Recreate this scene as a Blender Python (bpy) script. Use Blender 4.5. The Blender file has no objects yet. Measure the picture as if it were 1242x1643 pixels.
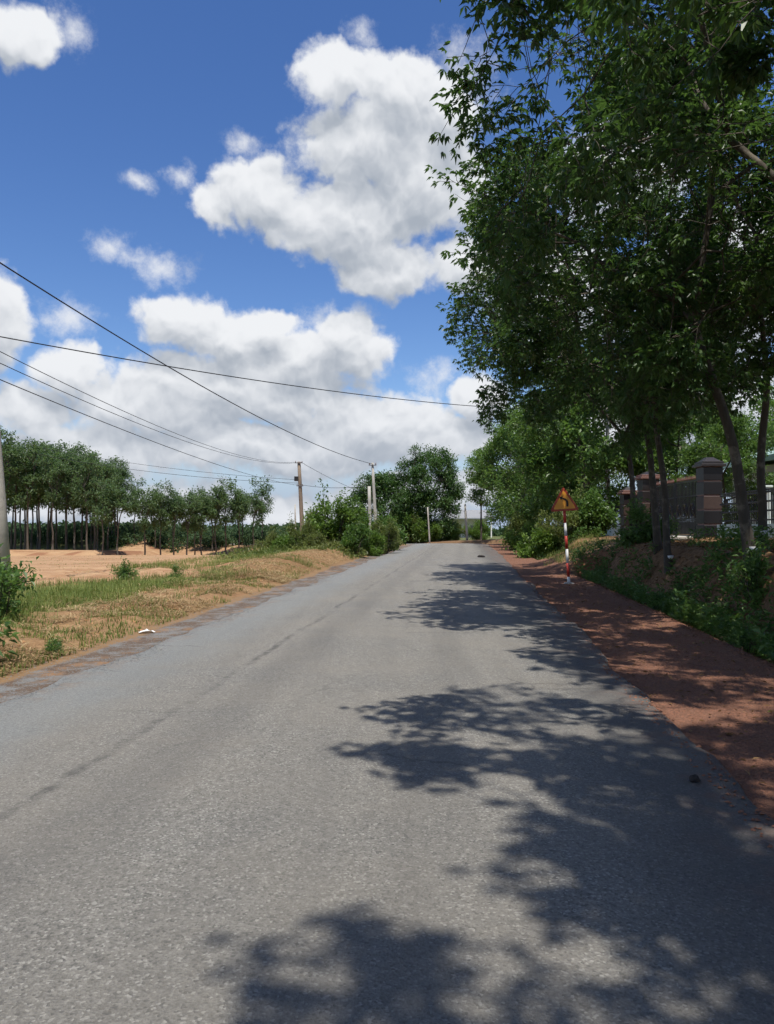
import bpy, math
import numpy as np
from mathutils import Vector, Matrix

S = bpy.context.scene
COL = S.collection
R = math.radians
RNG = np.random.default_rng(7)

# ------------------------------------------------------------------ camera
cam_d = bpy.data.cameras.new('camera')
cam = bpy.data.objects.new('camera', cam_d)
COL.objects.link(cam)
cam.location = (0, 0, 1.6)
cam.rotation_euler = (R(90 + 1.13), 0, 0)
cam_d.sensor_fit = 'VERTICAL'
cam_d.angle = 2 * math.atan(821.5 / 1238)
cam_d.clip_start = 0.05
cam_d.clip_end = 6000
S.camera = cam

# ------------------------------------------------------------------ light
SUN_EL, SUN_AZ = 70.0, 174.0         # azimuth clockwise from +Y (the way the road runs): high, behind the viewer
SUN_STRENGTH, SKY_STRENGTH = 4.9, 0.085
sd = bpy.data.lights.new('sun', 'SUN')
sd.energy = SUN_STRENGTH
sd.angle = R(0.53)
sd.color = (1.0, 0.95, 0.87)
sun = bpy.data.objects.new('sun', sd)
COL.objects.link(sun)
_to = Vector((math.sin(R(SUN_AZ)) * math.cos(R(SUN_EL)), math.cos(R(SUN_AZ)) * math.cos(R(SUN_EL)), math.sin(R(SUN_EL))))
sun.rotation_euler = (-_to).to_track_quat('-Z', 'Y').to_euler()
sun.location = (0, 0, 60)

S.render.engine = 'CYCLES'
S.cycles.use_denoising = True
S.cycles.max_bounces = 5
S.cycles.use_adaptive_sampling = True
S.cycles.adaptive_threshold = 0.025
S.cycles.adaptive_min_samples = 16
S.cycles.diffuse_bounces = 3
S.cycles.transmission_bounces = 4
S.cycles.glossy_bounces = 2
S.cycles.caustics_reflective = False
S.cycles.caustics_refractive = False
S.cycles.sample_clamp_indirect = 6.0
S.view_settings.view_transform = 'Standard'
S.view_settings.look = 'None'
S.view_settings.gamma = 1.0
S.view_settings.exposure = 0.2
S.view_settings.use_curve_mapping = False


class NT:
    """a thin wrapper to write node trees in few lines"""
    def __init__(self, tree):
        self.t = tree
        self.n = tree.nodes
        self.n.clear()

    def new(self, typ, **props):
        nd = self.n.new(typ)
        for k, v in props.items():
            setattr(nd, k, v)
        return nd

    def set(self, sock, v):
        if isinstance(v, bpy.types.NodeSocket):
            self.t.links.new(v, sock)
        elif v is not None:
            if isinstance(v, (tuple, list)) and len(v) == 3 and sock.type == 'RGBA':
                v = (*v, 1)
            sock.default_value = v

    def math(self, op, a, b=None, c=None, clamp=False):
        nd = self.new('ShaderNodeMath', operation=op, use_clamp=clamp)
        for i, v in enumerate((a, b, c)):
            if v is not None:
                self.set(nd.inputs[i], v)
        return nd.outputs[0]

    def vec(self, op, a, b=None, c=None):
        nd = self.new('ShaderNodeVectorMath', operation=op)
        for i, v in enumerate((a, b, c)):
            if v is not None:
                if op == 'SCALE' and i == 1:
                    self.set(nd.inputs['Scale'], v)
                else:
                    self.set(nd.inputs[i], v)
        return nd.outputs['Value'] if op in ('LENGTH', 'DOT_PRODUCT', 'DISTANCE') else nd.outputs[0]

    def noise(self, co, scale, detail=3, rough=0.55, out='Fac', dist=0.0):
        nd = self.new('ShaderNodeTexNoise')
        if co is not None:
            self.set(nd.inputs['Vector'], co)
        nd.inputs['Scale'].default_value = scale
        nd.inputs['Detail'].default_value = detail
        nd.inputs['Roughness'].default_value = rough
        nd.inputs['Distortion'].default_value = dist
        return nd.outputs[out]

    def step(self, v, a, b):
        nd = self.new('ShaderNodeMapRange', interpolation_type='SMOOTHSTEP')
        self.set(nd.inputs[0], v)
        nd.inputs[1].default_value = a
        nd.inputs[2].default_value = b
        return nd.outputs[0]

    def lin(self, v, a, b, c=0.0, d=1.0):
        nd = self.new('ShaderNodeMapRange')
        self.set(nd.inputs[0], v)
        for i, q in enumerate((a, b, c, d)):
            nd.inputs[i + 1].default_value = q
        return nd.outputs[0]

    def mix(self, f, a, b, blend='MIX'):
        nd = self.new('ShaderNodeMix', data_type='RGBA', blend_type=blend)
        self.set(nd.inputs[0], f)
        self.set(nd.inputs[6], a)
        self.set(nd.inputs[7], b)
        return nd.outputs[2]

    def attr(self, name, out='Fac'):
        return self.new('ShaderNodeAttribute', attribute_name=name).outputs[out]

    def bump(self, h, strength=0.3, dist=0.02):
        nd = self.new('ShaderNodeBump')
        self.set(nd.inputs['Height'], h)
        nd.inputs['Strength'].default_value = strength
        nd.inputs['Distance'].default_value = dist
        return nd.outputs[0]

    def pbsdf(self, col, rough=0.7, spec=0.3, normal=None, metal=0.0):
        p = self.new('ShaderNodeBsdfPrincipled')
        self.set(p.inputs['Base Color'], col)
        self.set(p.inputs['Roughness'], rough)
        p.inputs['Specular IOR Level'].default_value = spec
        p.inputs['Metallic'].default_value = metal
        if normal is not None:
            self.set(p.inputs['Normal'], normal)
        return p.outputs[0]

    def out(self, sh):
        o = self.new('ShaderNodeOutputMaterial')
        self.t.links.new(sh, o.inputs[0])


# ------------------------------------------------------------------ sky with cumulus
CLOUDS = [(-3.8, 30.3, 3.46, 2.07), (0.9, 29.6, 5.09, 2.8), (4.4, 28.1, 3.22, 2.88), (-1.0, 26.7, 6.94, 3.33), (2.8, 24.3, 6.0, 4.23),
          (-8.8, 23.5, 4.29, 2.92), (-2.8, 22.0, 7.85, 3.39), (0.0, 18.7, 4.86, 2.49), (-10.4, 26.3, 1.57, 0.93), (-12.4, 22.1, 2.56, 1.91),
          (5.8, 19.0, 2.75, 2.28), (-1.5, 32.3, 0.93, 0.6), (-14.6, 14.8, 3.68, 2.6), (-11.5, 13.7, 4.89, 2.62), (-6.5, 12.8, 5.03, 2.42),
          (-2.8, 12.8, 3.46, 2.64), (-5.1, 15.6, 1.38, 1.07), (-10.2, 10.2, 11.66, 3.14), (-16.7, 8.6, 8.49, 2.72), (-1.0, 7.6, 9.26, 3.18),
          (-7.9, 5.8, 13.63, 2.75), (-20.9, 5.4, 8.08, 2.75), (-24.8, 7.8, 3.43, 2.27), (-22.5, 10.9, 3.36, 2.01), (-26.8, 13.3, 2.03, 3.95),
          (3.7, 6.3, 5.53, 2.52), (6.7, 9.4, 3.2, 2.48), (3.7, 11.2, 2.21, 1.16), (2.3, 2.2, 9.0, 2.3), (-18.7, 1.4, 11.0, 2.2), (-7.0, 1.0, 5.0, 1.8),
          (-17.6, 23.1, 0.93, 0.55), (-14.8, 23.7, 1.3, 0.78), (-19.8, 18.7, 1.43, 1.04), (-16.1, 18.2, 2.14, 0.92), (-26.2, 30.4, 3.54, 2.06),
          (-23.7, 31.0, 1.24, 1.09), (12.8, 16.2, 5.72, 5.13), (17.2, 23.8, 6.34, 4.65), (23.7, 16.4, 5.83, 6.39), (22.0, 8.8, 6.76, 4.07),
          (14.9, 6.5, 8.65, 3.66)]


WISPS = [(-17.6, 23.1, 1.5, 0.9), (-14.8, 23.7, 1.9, 1.15), (-19.9, 18.9, 1.9, 1.35), (-16.3, 18.1, 3.0, 1.25), (-18.2, 18.3, 2.2, 0.9), (-12.2, 15.6, 1.2, 1.0),
         (-1.5, 32.3, 1.6, 1.2), (-10.4, 26.3, 2.3, 1.4), (6.0, 29.5, 3.6, 4.2), (-23.0, 31.0, 2.4, 2.0), (7.6, 17.5, 2.6, 3.6), (-22.5, 14.0, 3.0, 1.8), (3.7, 11.2, 3.2, 1.7), (-5.1, 15.4, 2.2, 1.5), (-2.6, 15.6, 2.0, 1.2)]
CLOUDS = [(-3.4, 14.2, 3.2, 2.2), (-8.5, 15.0, 2.4, 1.3)] + [c for c in CLOUDS if c[2] > 1.6 and c[:2] not in ((-16.1, 18.2), (3.7, 11.2))]


def build_world():
    w = bpy.data.worlds.new('World')
    S.world = w
    w.use_nodes = True
    # a node group: how deep inside a cloud the direction (azimuth, elevation in degrees) lies
    g = bpy.data.node_groups.new('cloud_depth', 'ShaderNodeTree')
    g.interface.new_socket('P', in_out='INPUT', socket_type='NodeSocketVector')
    g.interface.new_socket('D', in_out='INPUT', socket_type='NodeSocketVector')
    g.interface.new_socket('F', in_out='OUTPUT', socket_type='NodeSocketFloat')
    t = NT(g)
    gi = t.new('NodeGroupInput')
    go = t.new('NodeGroupOutput')
    P, D = gi.outputs['P'], gi.outputs['D']
    acc = None
    for a, e, ra, re in CLOUDS:
        d = t.vec('LENGTH', t.vec('MULTIPLY_ADD', P, (1 / ra, 1 / re, 0), (-a / ra, -e / re, 0)))
        acc = d if acc is None else t.math('SMOOTH_MIN', acc, d, 0.16)
    F = t.math('SUBTRACT', 1.0, acc)
    # the same kind of fair-weather cumulus all round, away from the clouds laid out above
    sp = t.new('ShaderNodeSeparateXYZ')
    t.set(sp.inputs[0], P)
    gen = t.math('MULTIPLY', t.math('SUBTRACT', t.noise(D, 2.6, 2, 0.5), 0.5), 3.5)
    away = t.math('MAXIMUM', t.step(t.math('ABSOLUTE', sp.outputs[0]), 30, 42), t.step(sp.outputs[1], 34, 46))
    gen = t.math('SUBTRACT', t.math('MULTIPLY', gen, away), t.math('MULTIPLY', t.math('SUBTRACT', 1.0, away), 2.0))
    t.set(go.inputs[0], t.math('MAXIMUM', F, gen))

    t = NT(w.node_tree)
    tc = t.new('ShaderNodeTexCoord').outputs['Generated']
    d = t.vec('NORMALIZE', tc)
    sp = t.new('ShaderNodeSeparateXYZ')
    t.set(sp.inputs[0], d)
    az = t.math('MULTIPLY', t.math('ARCTAN2', sp.outputs[0], sp.outputs[1]), 180 / math.pi)
    el = t.math('MULTIPLY', t.math('ARCSINE', sp.outputs[2]), 180 / math.pi)
    c = t.new('ShaderNodeCombineXYZ')
    t.set(c.inputs[0], az)
    t.set(c.inputs[1], el)
    warp = t.vec('SUBTRACT', t.noise(d, 6.0, 5, 0.62, 'Color'), (0.5, 0.5, 0.5))
    Pw = t.vec('ADD', c.outputs[0], t.vec('SCALE', warp, 4.6))

    def field(da, de):
        gn = t.new('ShaderNodeGroup', node_tree=g)
        t.set(gn.inputs['P'], t.vec('ADD', Pw, (da, de, 0)))
        t.set(gn.inputs['D'], t.vec('ADD', d, (da * math.pi / 180, 0, de * math.pi / 180)))
        return gn.outputs['F']

    def puffs(da, de):
        v = t.new('ShaderNodeTexVoronoi', voronoi_dimensions='2D')
        t.set(v.inputs['Vector'], t.vec('ADD', Pw, (da, de, 0)))
        v.inputs['Scale'].default_value = 0.42
        v.inputs['Detail'].default_value = 1.6
        v.inputs['Roughness'].default_value = 0.5
        v.inputs['Lacunarity'].default_value = 2.4
        return v.outputs['Distance']
    B0, B1 = field(0, 0), field(0.3, 2.2)
    p0, p1 = puffs(0, 0), puffs(0.12, 0.55)
    wisp = t.math('SUBTRACT', t.noise(d, 34.0, 6, 0.68), 0.5)
    F0 = t.math('ADD', B0, t.math('MULTIPLY', t.math('SUBTRACT', 0.45, p0), 0.26))
    F0 = t.math('ADD', F0, t.math('MULTIPLY', wisp, 0.55))
    alpha = t.step(F0, -0.05, 0.30)
    # thin shreds
    acc = None
    for a, e, ra, re in WISPS:
        q = t.vec('LENGTH', t.vec('MULTIPLY_ADD', Pw, (1 / ra, 1 / re, 0), (-a / ra, -e / re, 0)))
        acc = q if acc is None else t.math('MINIMUM', acc, q)
    shred = t.math('ADD', t.math('MULTIPLY', t.math('SUBTRACT', 0.92, acc), 0.75), t.math('MULTIPLY', wisp, 1.5))
    alpha = t.math('MAXIMUM', alpha, t.math('MULTIPLY', t.step(shred, -0.05, 0.95), 0.85))
    top = t.math('SUBTRACT', B0, B1)
    light = t.math('ADD', 0.43, t.math('MULTIPLY', top, 0.64))
    light = t.math('ADD', light, t.math('MULTIPLY', t.math('SUBTRACT', p1, p0), 0.34))
    light = t.math('ADD', light, t.math('MULTIPLY', t.math('SUBTRACT', 0.45, F0), 0.34))
    light = t.math('ADD', light, t.math('MULTIPLY', wisp, 0.16))
    light = t.step(light, 0.0, 0.92)
    # low clouds are seen through more air
    low = t.step(el, 14, 1)
    k = 1.0 / SKY_STRENGTH
    ccol = t.mix(light, (0.34 * k, 0.38 * k, 0.44 * k), (0.76 * k, 0.775 * k, 0.80 * k))
    ccol = t.mix(t.math('MULTIPLY', low, 0.22), ccol, (0.43 * k, 0.48 * k, 0.57 * k))
    sky = t.new('ShaderNodeTexSky', sky_type='NISHITA')
    sky.sun_disc = False
    sky.sun_elevation = R(SUN_EL)
    sky.sun_rotation = R(SUN_AZ)
    sky.altitude = 50
    sky.air_density = 1.0
    sky.dust_density = 0.2
    sky.ozone_density = 3.0
    hs = t.new('ShaderNodeHueSaturation')
    hs.inputs['Saturation'].default_value = 1.22
    hs.inputs['Hue'].default_value = 0.511
    hs.inputs['Value'].default_value = 1.42
    t.set(hs.inputs['Color'], sky.outputs[0])
    skyc = t.mix(t.step(el, 9, 1), hs.outputs[0], (0.38 * k, 0.47 * k, 0.60 * k))
    col = t.mix(alpha, skyc, ccol)
    bg = t.new('ShaderNodeBackground')
    t.set(bg.inputs[0], col)
    bg.inputs[1].default_value = SKY_STRENGTH
    o = t.new('ShaderNodeOutputWorld')
    t.t.links.new(bg.outputs[0], o.inputs[0])
    w.cycles.sampling_method = 'MANUAL'
    w.cycles.sample_map_resolution = 512


build_world()

# ------------------------------------------------------------------ mesh helpers
def tag(o, label=None, cat=None, group=None, kind=None):
    if label:
        o['label'] = label
    if cat:
        o['category'] = cat
    if group:
        o['group'] = group
    if kind:
        o['kind'] = kind
    return o


def mesh_np(name, V, tris=None, quads=None, mat=None, smooth=False, tint=None, floats=None):
    me = bpy.data.meshes.new(name)
    V = np.asarray(V, np.float32)
    nt = 0 if tris is None else len(tris)
    nq = 0 if quads is None else len(quads)
    me.vertices.add(len(V))
    me.vertices.foreach_set('co', V.ravel())
    me.loops.add(nt * 3 + nq * 4)
    me.polygons.add(nt + nq)
    idx, st = [], []
    if nt:
        idx.append(np.asarray(tris, np.int32).ravel())
        st.append(np.arange(nt) * 3)
    if nq:
        idx.append(np.asarray(quads, np.int32).ravel())
        st.append(nt * 3 + np.arange(nq) * 4)
    me.loops.foreach_set('vertex_index', np.concatenate(idx))
    me.polygons.foreach_set('loop_start', np.concatenate(st).astype(np.int32))
    me.polygons.foreach_set('use_smooth', np.full(nt + nq, smooth))
    if tint is not None:
        a = me.attributes.new('tint', 'FLOAT', 'POINT')
        a.data.foreach_set('value', np.asarray(tint, np.float32))
    for k, v in (floats or {}).items():
        a = me.attributes.new(k, 'FLOAT', 'POINT')
        a.data.foreach_set('value', np.asarray(v, np.float32))
    me.update()
    me.validate()
    if mat:
        me.materials.append(mat)
    return me


def link(name, me, parent=None, loc=None, rz=0.0, scale=None):
    o = bpy.data.objects.new(name, me)
    COL.objects.link(o)
    if parent is not None:
        o.parent = parent
    if loc is not None:
        o.location = loc
    if rz:
        o.rotation_euler = (0, 0, rz)
    if scale is not None:
        o.scale = scale if hasattr(scale, '__len__') else (scale,) * 3
    return o


def empty(name, loc, rz=0.0, scale=None):
    o = link(name, None, None, loc, rz, scale)
    o.empty_display_size = 0.3
    return o


class MB:
    """collects boxes, tubes and prisms into one mesh"""
    def __init__(self):
        self.v, self.f = [], []

    def add(self, vs, fs):
        b = len(self.v)
        self.v += [tuple(p) for p in vs]
        self.f += [tuple(i + b for i in f) for f in fs]
        return self

    def box(self, c, s, rz=0.0, bev=0.0):
        hx, hy, hz = s[0] / 2, s[1] / 2, s[2] / 2
        m = Matrix.Translation(c) @ Matrix.Rotation(rz, 4, 'Z')
        if bev <= 0:
            vs = [m @ Vector((x * hx, y * hy, z * hz)) for z in (-1, 1) for x, y in ((-1, -1), (1, -1), (1, 1), (-1, 1))]
            fs = [(3, 2, 1, 0), (4, 5, 6, 7)] + [(i, (i + 1) % 4, (i + 1) % 4 + 4, i + 4) for i in range(4)]
            return self.add(vs, fs)
        vs = []
        for z, k in ((-hz, bev), (-hz + bev, 0), (hz - bev, 0), (hz, bev)):
            x, y = hx - k, hy - k
            vs += [m @ Vector(p) for p in ((-x, -y, z), (x, -y, z), (x, y, z), (-x, y, z))]
        fs = [(3, 2, 1, 0), (12, 13, 14, 15)]
        for r in range(3):
            fs += [(r * 4 + i, r * 4 + (i + 1) % 4, r * 4 + 4 + (i + 1) % 4, r * 4 + 4 + i) for i in range(4)]
        return self.add(vs, fs)

    def tube(self, path, radii, n=8, cap=True):
        path = [Vector(p) for p in path]
        if not hasattr(radii, '__len__'):
            radii = [radii] * len(path)
        vs, fs = [], []
        u = None
        for i, p in enumerate(path):
            d = (path[min(i + 1, len(path) - 1)] - path[max(i - 1, 0)]).normalized()
            if u is None:
                u = d.orthogonal().normalized()
            u = (u - d * u.dot(d)).normalized()
            w = d.cross(u)
            for k in range(n):
                a = 2 * math.pi * k / n
                vs.append(p + (u * math.cos(a) + w * math.sin(a)) * radii[i])
        for i in range(len(path) - 1):
            for k in range(n):
                fs.append((i * n + k, i * n + (k + 1) % n, (i + 1) * n + (k + 1) % n, (i + 1) * n + k))
        if cap:
            fs.append(tuple(range(n - 1, -1, -1)))
            fs.append(tuple((len(path) - 1) * n + k for k in range(n)))
        return self.add(vs, fs)

    def prism(self, poly, m, d):
        n = len(poly)
        vs = [m @ Vector((x, y, 0)) for x, y in poly] + [m @ Vector((x, y, d)) for x, y in poly]
        fs = [tuple(range(n - 1, -1, -1)), tuple(range(n, 2 * n))] + [(i, (i + 1) % n, (i + 1) % n + n, i + n) for i in range(n)]
        return self.add(vs, fs)

    def mesh(self, name, mat=None, smooth=False):
        me = bpy.data.meshes.new(name)
        me.from_pydata(self.v, [], self.f)
        me.polygons.foreach_set('use_smooth', [smooth] * len(me.polygons))
        me.update()
        if mat:
            me.materials.append(mat)
        return me

    def build(self, name, mat=None, parent=None, smooth=False, loc=None):
        return link(name, self.mesh(name, mat, smooth), parent, loc)


def material(name, fn):
    m = bpy.data.materials.new(name)
    m.use_nodes = True
    fn(NT(m.node_tree))
    return m


def co(t):
    return t.new('ShaderNodeNewGeometry').outputs['Position']


def obco(t):
    return t.new('ShaderNodeTexCoord').outputs['Object']


# ------------------------------------------------------------------ materials
def m_plain(name, col, rough=0.75, var=0.25, scale=6.0, spec=0.3, bump=0.15, metal=0.0, dirt=None):
    def fn(t):
        p = obco(t)
        n = t.noise(p, scale, 5, 0.6)
        c = t.mix(n, tuple(x * (1 - var) for x in col), tuple(min(1, x * (1 + var)) for x in col))
        if dirt:
            c = t.mix(t.step(t.noise(p, scale * 0.35, 6, 0.7), 0.5, 0.72), c, dirt)
        t.out(t.pbsdf(c, rough, spec, t.bump(t.noise(p, scale * 6, 4, 0.6), bump, 0.01), metal))
    return material(name, fn)


def m_leaf(name, dark, mid, lite, transl=0.32, rough=0.42, spec=0.35, yellow=(0.16, 0.15, 0.02)):
    def fn(t):
        a = t.attr('tint')
        rnd = t.new('ShaderNodeObjectInfo').outputs['Random']
        v = t.math('ADD', a, t.math('MULTIPLY', t.math('SUBTRACT', rnd, 0.5), 0.16))
        c = t.mix(t.lin(v, 0.0, 0.55), dark, mid)
        c = t.mix(t.lin(v, 0.5, 0.96), c, lite)
        c = t.mix(t.math('GREATER_THAN', a, 0.985), c, yellow)
        pb = t.pbsdf(c, rough, spec)
        tr = t.new('ShaderNodeBsdfTranslucent')
        t.set(tr.inputs[0], t.mix(0.55, c, tuple(min(1, x * k) for x, k in zip(lite, (1.5, 1.7, 1.0)))))
        mx = t.new('ShaderNodeMixShader')
        mx.inputs[0].default_value = transl
        t.t.links.new(pb, mx.inputs[1])
        t.t.links.new(tr.outputs[0], mx.inputs[2])
        t.out(mx.outputs[0])
    return material(name, fn)


def m_bark(name, a, b, patch=None):
    def fn(t):
        p = obco(t)
        st = t.vec('MULTIPLY', p, (1, 1, 0.25))
        n = t.noise(st, 14, 6, 0.65)
        c = t.mix(n, a, b)
        if patch:
            c = t.mix(t.step(t.noise(p, 3.0, 4, 0.6), 0.52, 0.66), c, patch)
        t.out(t.pbsdf(c, 0.9, 0.15, t.bump(t.noise(st, 30, 5, 0.7), 0.5, 0.02)))
    return material(name, fn)


M = {}
M['leaf_near'] = m_leaf('leaf_rubber', (0.017, 0.042, 0.018), (0.040, 0.088, 0.028), (0.100, 0.170, 0.042), 0.38, 0.42, 0.40)
M['leaf_mid'] = m_leaf('leaf_broad', (0.038, 0.080, 0.024), (0.075, 0.150, 0.034), (0.145, 0.225, 0.052), 0.38)
M['leaf_centre'] = m_leaf('leaf_dark_broad', (0.026, 0.060, 0.022), (0.052, 0.110, 0.030), (0.095, 0.170, 0.045), 0.30)
M['leaf_far'] = m_leaf('leaf_plantation', (0.048, 0.085, 0.040), (0.085, 0.142, 0.058), (0.135, 0.195, 0.085), 0.42, 0.5)
M['leaf_bush'] = m_leaf('leaf_bush', (0.045, 0.085, 0.018), (0.095, 0.165, 0.030), (0.170, 0.260, 0.050), 0.36)
M['leaf_olive'] = m_leaf('leaf_olive', (0.060, 0.085, 0.024), (0.120, 0.160, 0.042), (0.21, 0.235, 0.075), 0.34)
M['leaf_weed'] = m_leaf('leaf_weed', (0.040, 0.085, 0.026), (0.080, 0.155, 0.040), (0.155, 0.240, 0.062), 0.36)
M['grass_green'] = m_leaf('grass_blade', (0.075, 0.120, 0.028), (0.125, 0.175, 0.045), (0.24, 0.25, 0.075), 0.30, 0.6, 0.2, (0.42, 0.34, 0.14))
M['grass_dry'] = m_leaf('dry_grass_blade', (0.16, 0.100, 0.052), (0.32, 0.225, 0.12), (0.52, 0.41, 0.25), 0.18, 0.8, 0.1, (0.14, 0.19, 0.05))
M['litter'] = m_leaf('fallen_leaf', (0.07, 0.038, 0.018), (0.16, 0.085, 0.035), (0.30, 0.19, 0.09), 0.10, 0.8, 0.1, (0.10, 0.13, 0.03))
M['treeline'] = m_leaf('leaf_treeline', (0.038, 0.068, 0.036), (0.060, 0.100, 0.050), (0.090, 0.135, 0.064), 0.3, 0.7, 0.1)
M['bark'] = m_bark('bark_rubber', (0.034, 0.029, 0.023), (0.105, 0.091, 0.072), (0.155, 0.135, 0.105))
M['bark_far'] = m_bark('bark_plantation', (0.065, 0.055, 0.045), (0.15, 0.13, 0.105))
M['concrete'] = m_plain('pole_concrete', (0.42, 0.39, 0.34), 0.9, 0.25, 5, 0.2, 0.2, dirt=(0.25, 0.23, 0.2))
M['pole_dark'] = m_plain('pole_weathered', (0.21, 0.165, 0.125), 0.9, 0.3, 5, 0.2)
M['pole_pale'] = m_plain('pole_pale_concrete', (0.40, 0.385, 0.345), 0.9, 0.15, 4, 0.2)
M['steel'] = m_plain('bracket_steel', (0.22, 0.22, 0.23), 0.5, 0.2, 10, 0.5, 0.1, 0.6)
M['ceramic'] = m_plain('insulator_ceramic', (0.12, 0.05, 0.03), 0.25, 0.1, 10, 0.6, 0.02)
M['cable'] = m_plain('cable_rubber', (0.022, 0.023, 0.026), 0.6, 0.1, 10)
M['red_paint'] = m_plain('red_paint', (0.50, 0.045, 0.025), 0.45, 0.2, 14, 0.4, 0.05, dirt=(0.30, 0.06, 0.04))
M['white_paint'] = m_plain('white_paint', (0.78, 0.77, 0.73), 0.5, 0.06, 10, 0.4, 0.05, dirt=(0.58, 0.55, 0.48))
M['sign_red'] = m_plain('sign_red_border', (0.42, 0.050, 0.022), 0.35, 0.15, 8, 0.5, 0.02, dirt=(0.28, 0.06, 0.03))
M['sign_yellow'] = m_plain('sign_yellow_face', (0.80, 0.33, 0.035), 0.35, 0.12, 7, 0.5, 0.02)
M['sign_black'] = m_plain('sign_black_arrow', (0.016, 0.013, 0.012), 0.4, 0.1, 8, 0.4, 0.02)
M['sign_back'] = m_plain('sign_metal', (0.40, 0.40, 0.41), 0.5, 0.1, 8, 0.5, 0.02, 0.5)
M['granite'] = m_plain('pillar_granite', (0.022, 0.017, 0.017), 0.4, 0.45, 12, 0.45, 0.08)  # pillar stone, mortar and caps: own colour deepened to stand for tree shade
M['granite_shaded'] = m_plain('pillar_granite_shaded', (0.010, 0.009, 0.010), 0.4, 0.4, 12, 0.35, 0.08)  # darker copy for the near pillar, shade put into the stone colour
M['granite_warm'] = m_plain('pillar_granite_warm', (0.060, 0.038, 0.031), 0.5, 0.35, 12, 0.4, 0.08)
M['mortar'] = m_plain('pillar_mortar', (0.24, 0.155, 0.135), 0.9, 0.15, 12)
M['cap_tile'] = m_plain('pillar_cap', (0.17, 0.085, 0.066), 0.6, 0.2, 9, 0.4)
M['iron'] = m_plain('gate_iron', (0.028, 0.026, 0.026), 0.45, 0.3, 12, 0.5, 0.1, 0.3)
M['fence_paint'] = m_plain('fence_plaster', (0.62, 0.69, 0.66), 0.85, 0.1, 4, 0.2, 0.1, dirt=(0.40, 0.43, 0.39))
M['wall_teal'] = m_plain('fence_plinth', (0.50, 0.63, 0.62), 0.85, 0.1, 3, 0.2, 0.1, dirt=(0.33, 0.38, 0.35))
M['house_wall'] = m_plain('house_plaster', (0.55, 0.60, 0.52), 0.9, 0.08, 2, 0.2)
M['fascia'] = m_plain('fascia_teal', (0.55, 0.78, 0.73), 0.5, 0.05, 4, 0.4)
M['roof_metal'] = m_plain('roof_metal', (0.35, 0.50, 0.46), 0.5, 0.15, 3, 0.4)
M['roof_dark'] = m_plain('roof_sheet_dark', (0.26, 0.26, 0.26), 0.6, 0.2, 3, 0.4)
M['glass'] = m_plain('window_glass', (0.02, 0.025, 0.03), 0.08, 0.1, 3, 0.6, 0.0)
M['paper'] = m_plain('paper', (0.80, 0.80, 0.78), 0.8, 0.05, 20)
M['cup'] = m_plain('cup_plastic', (0.75, 0.76, 0.76), 0.4, 0.08, 20, 0.5)
M['stone_dark'] = m_plain('clod', (0.035, 0.030, 0.028), 0.9, 0.3, 20)
M['rock_red'] = m_plain('laterite_stone', (0.20, 0.098, 0.064), 0.95, 0.5, 3, 0.1)
M['rock_grey'] = m_plain('grey_chip', (0.17, 0.175, 0.175), 0.9, 0.5, 3, 0.15)
M['earth_clod'] = m_plain('earth_clod', (0.36, 0.20, 0.10), 0.95, 0.35, 4, 0.1)


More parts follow.
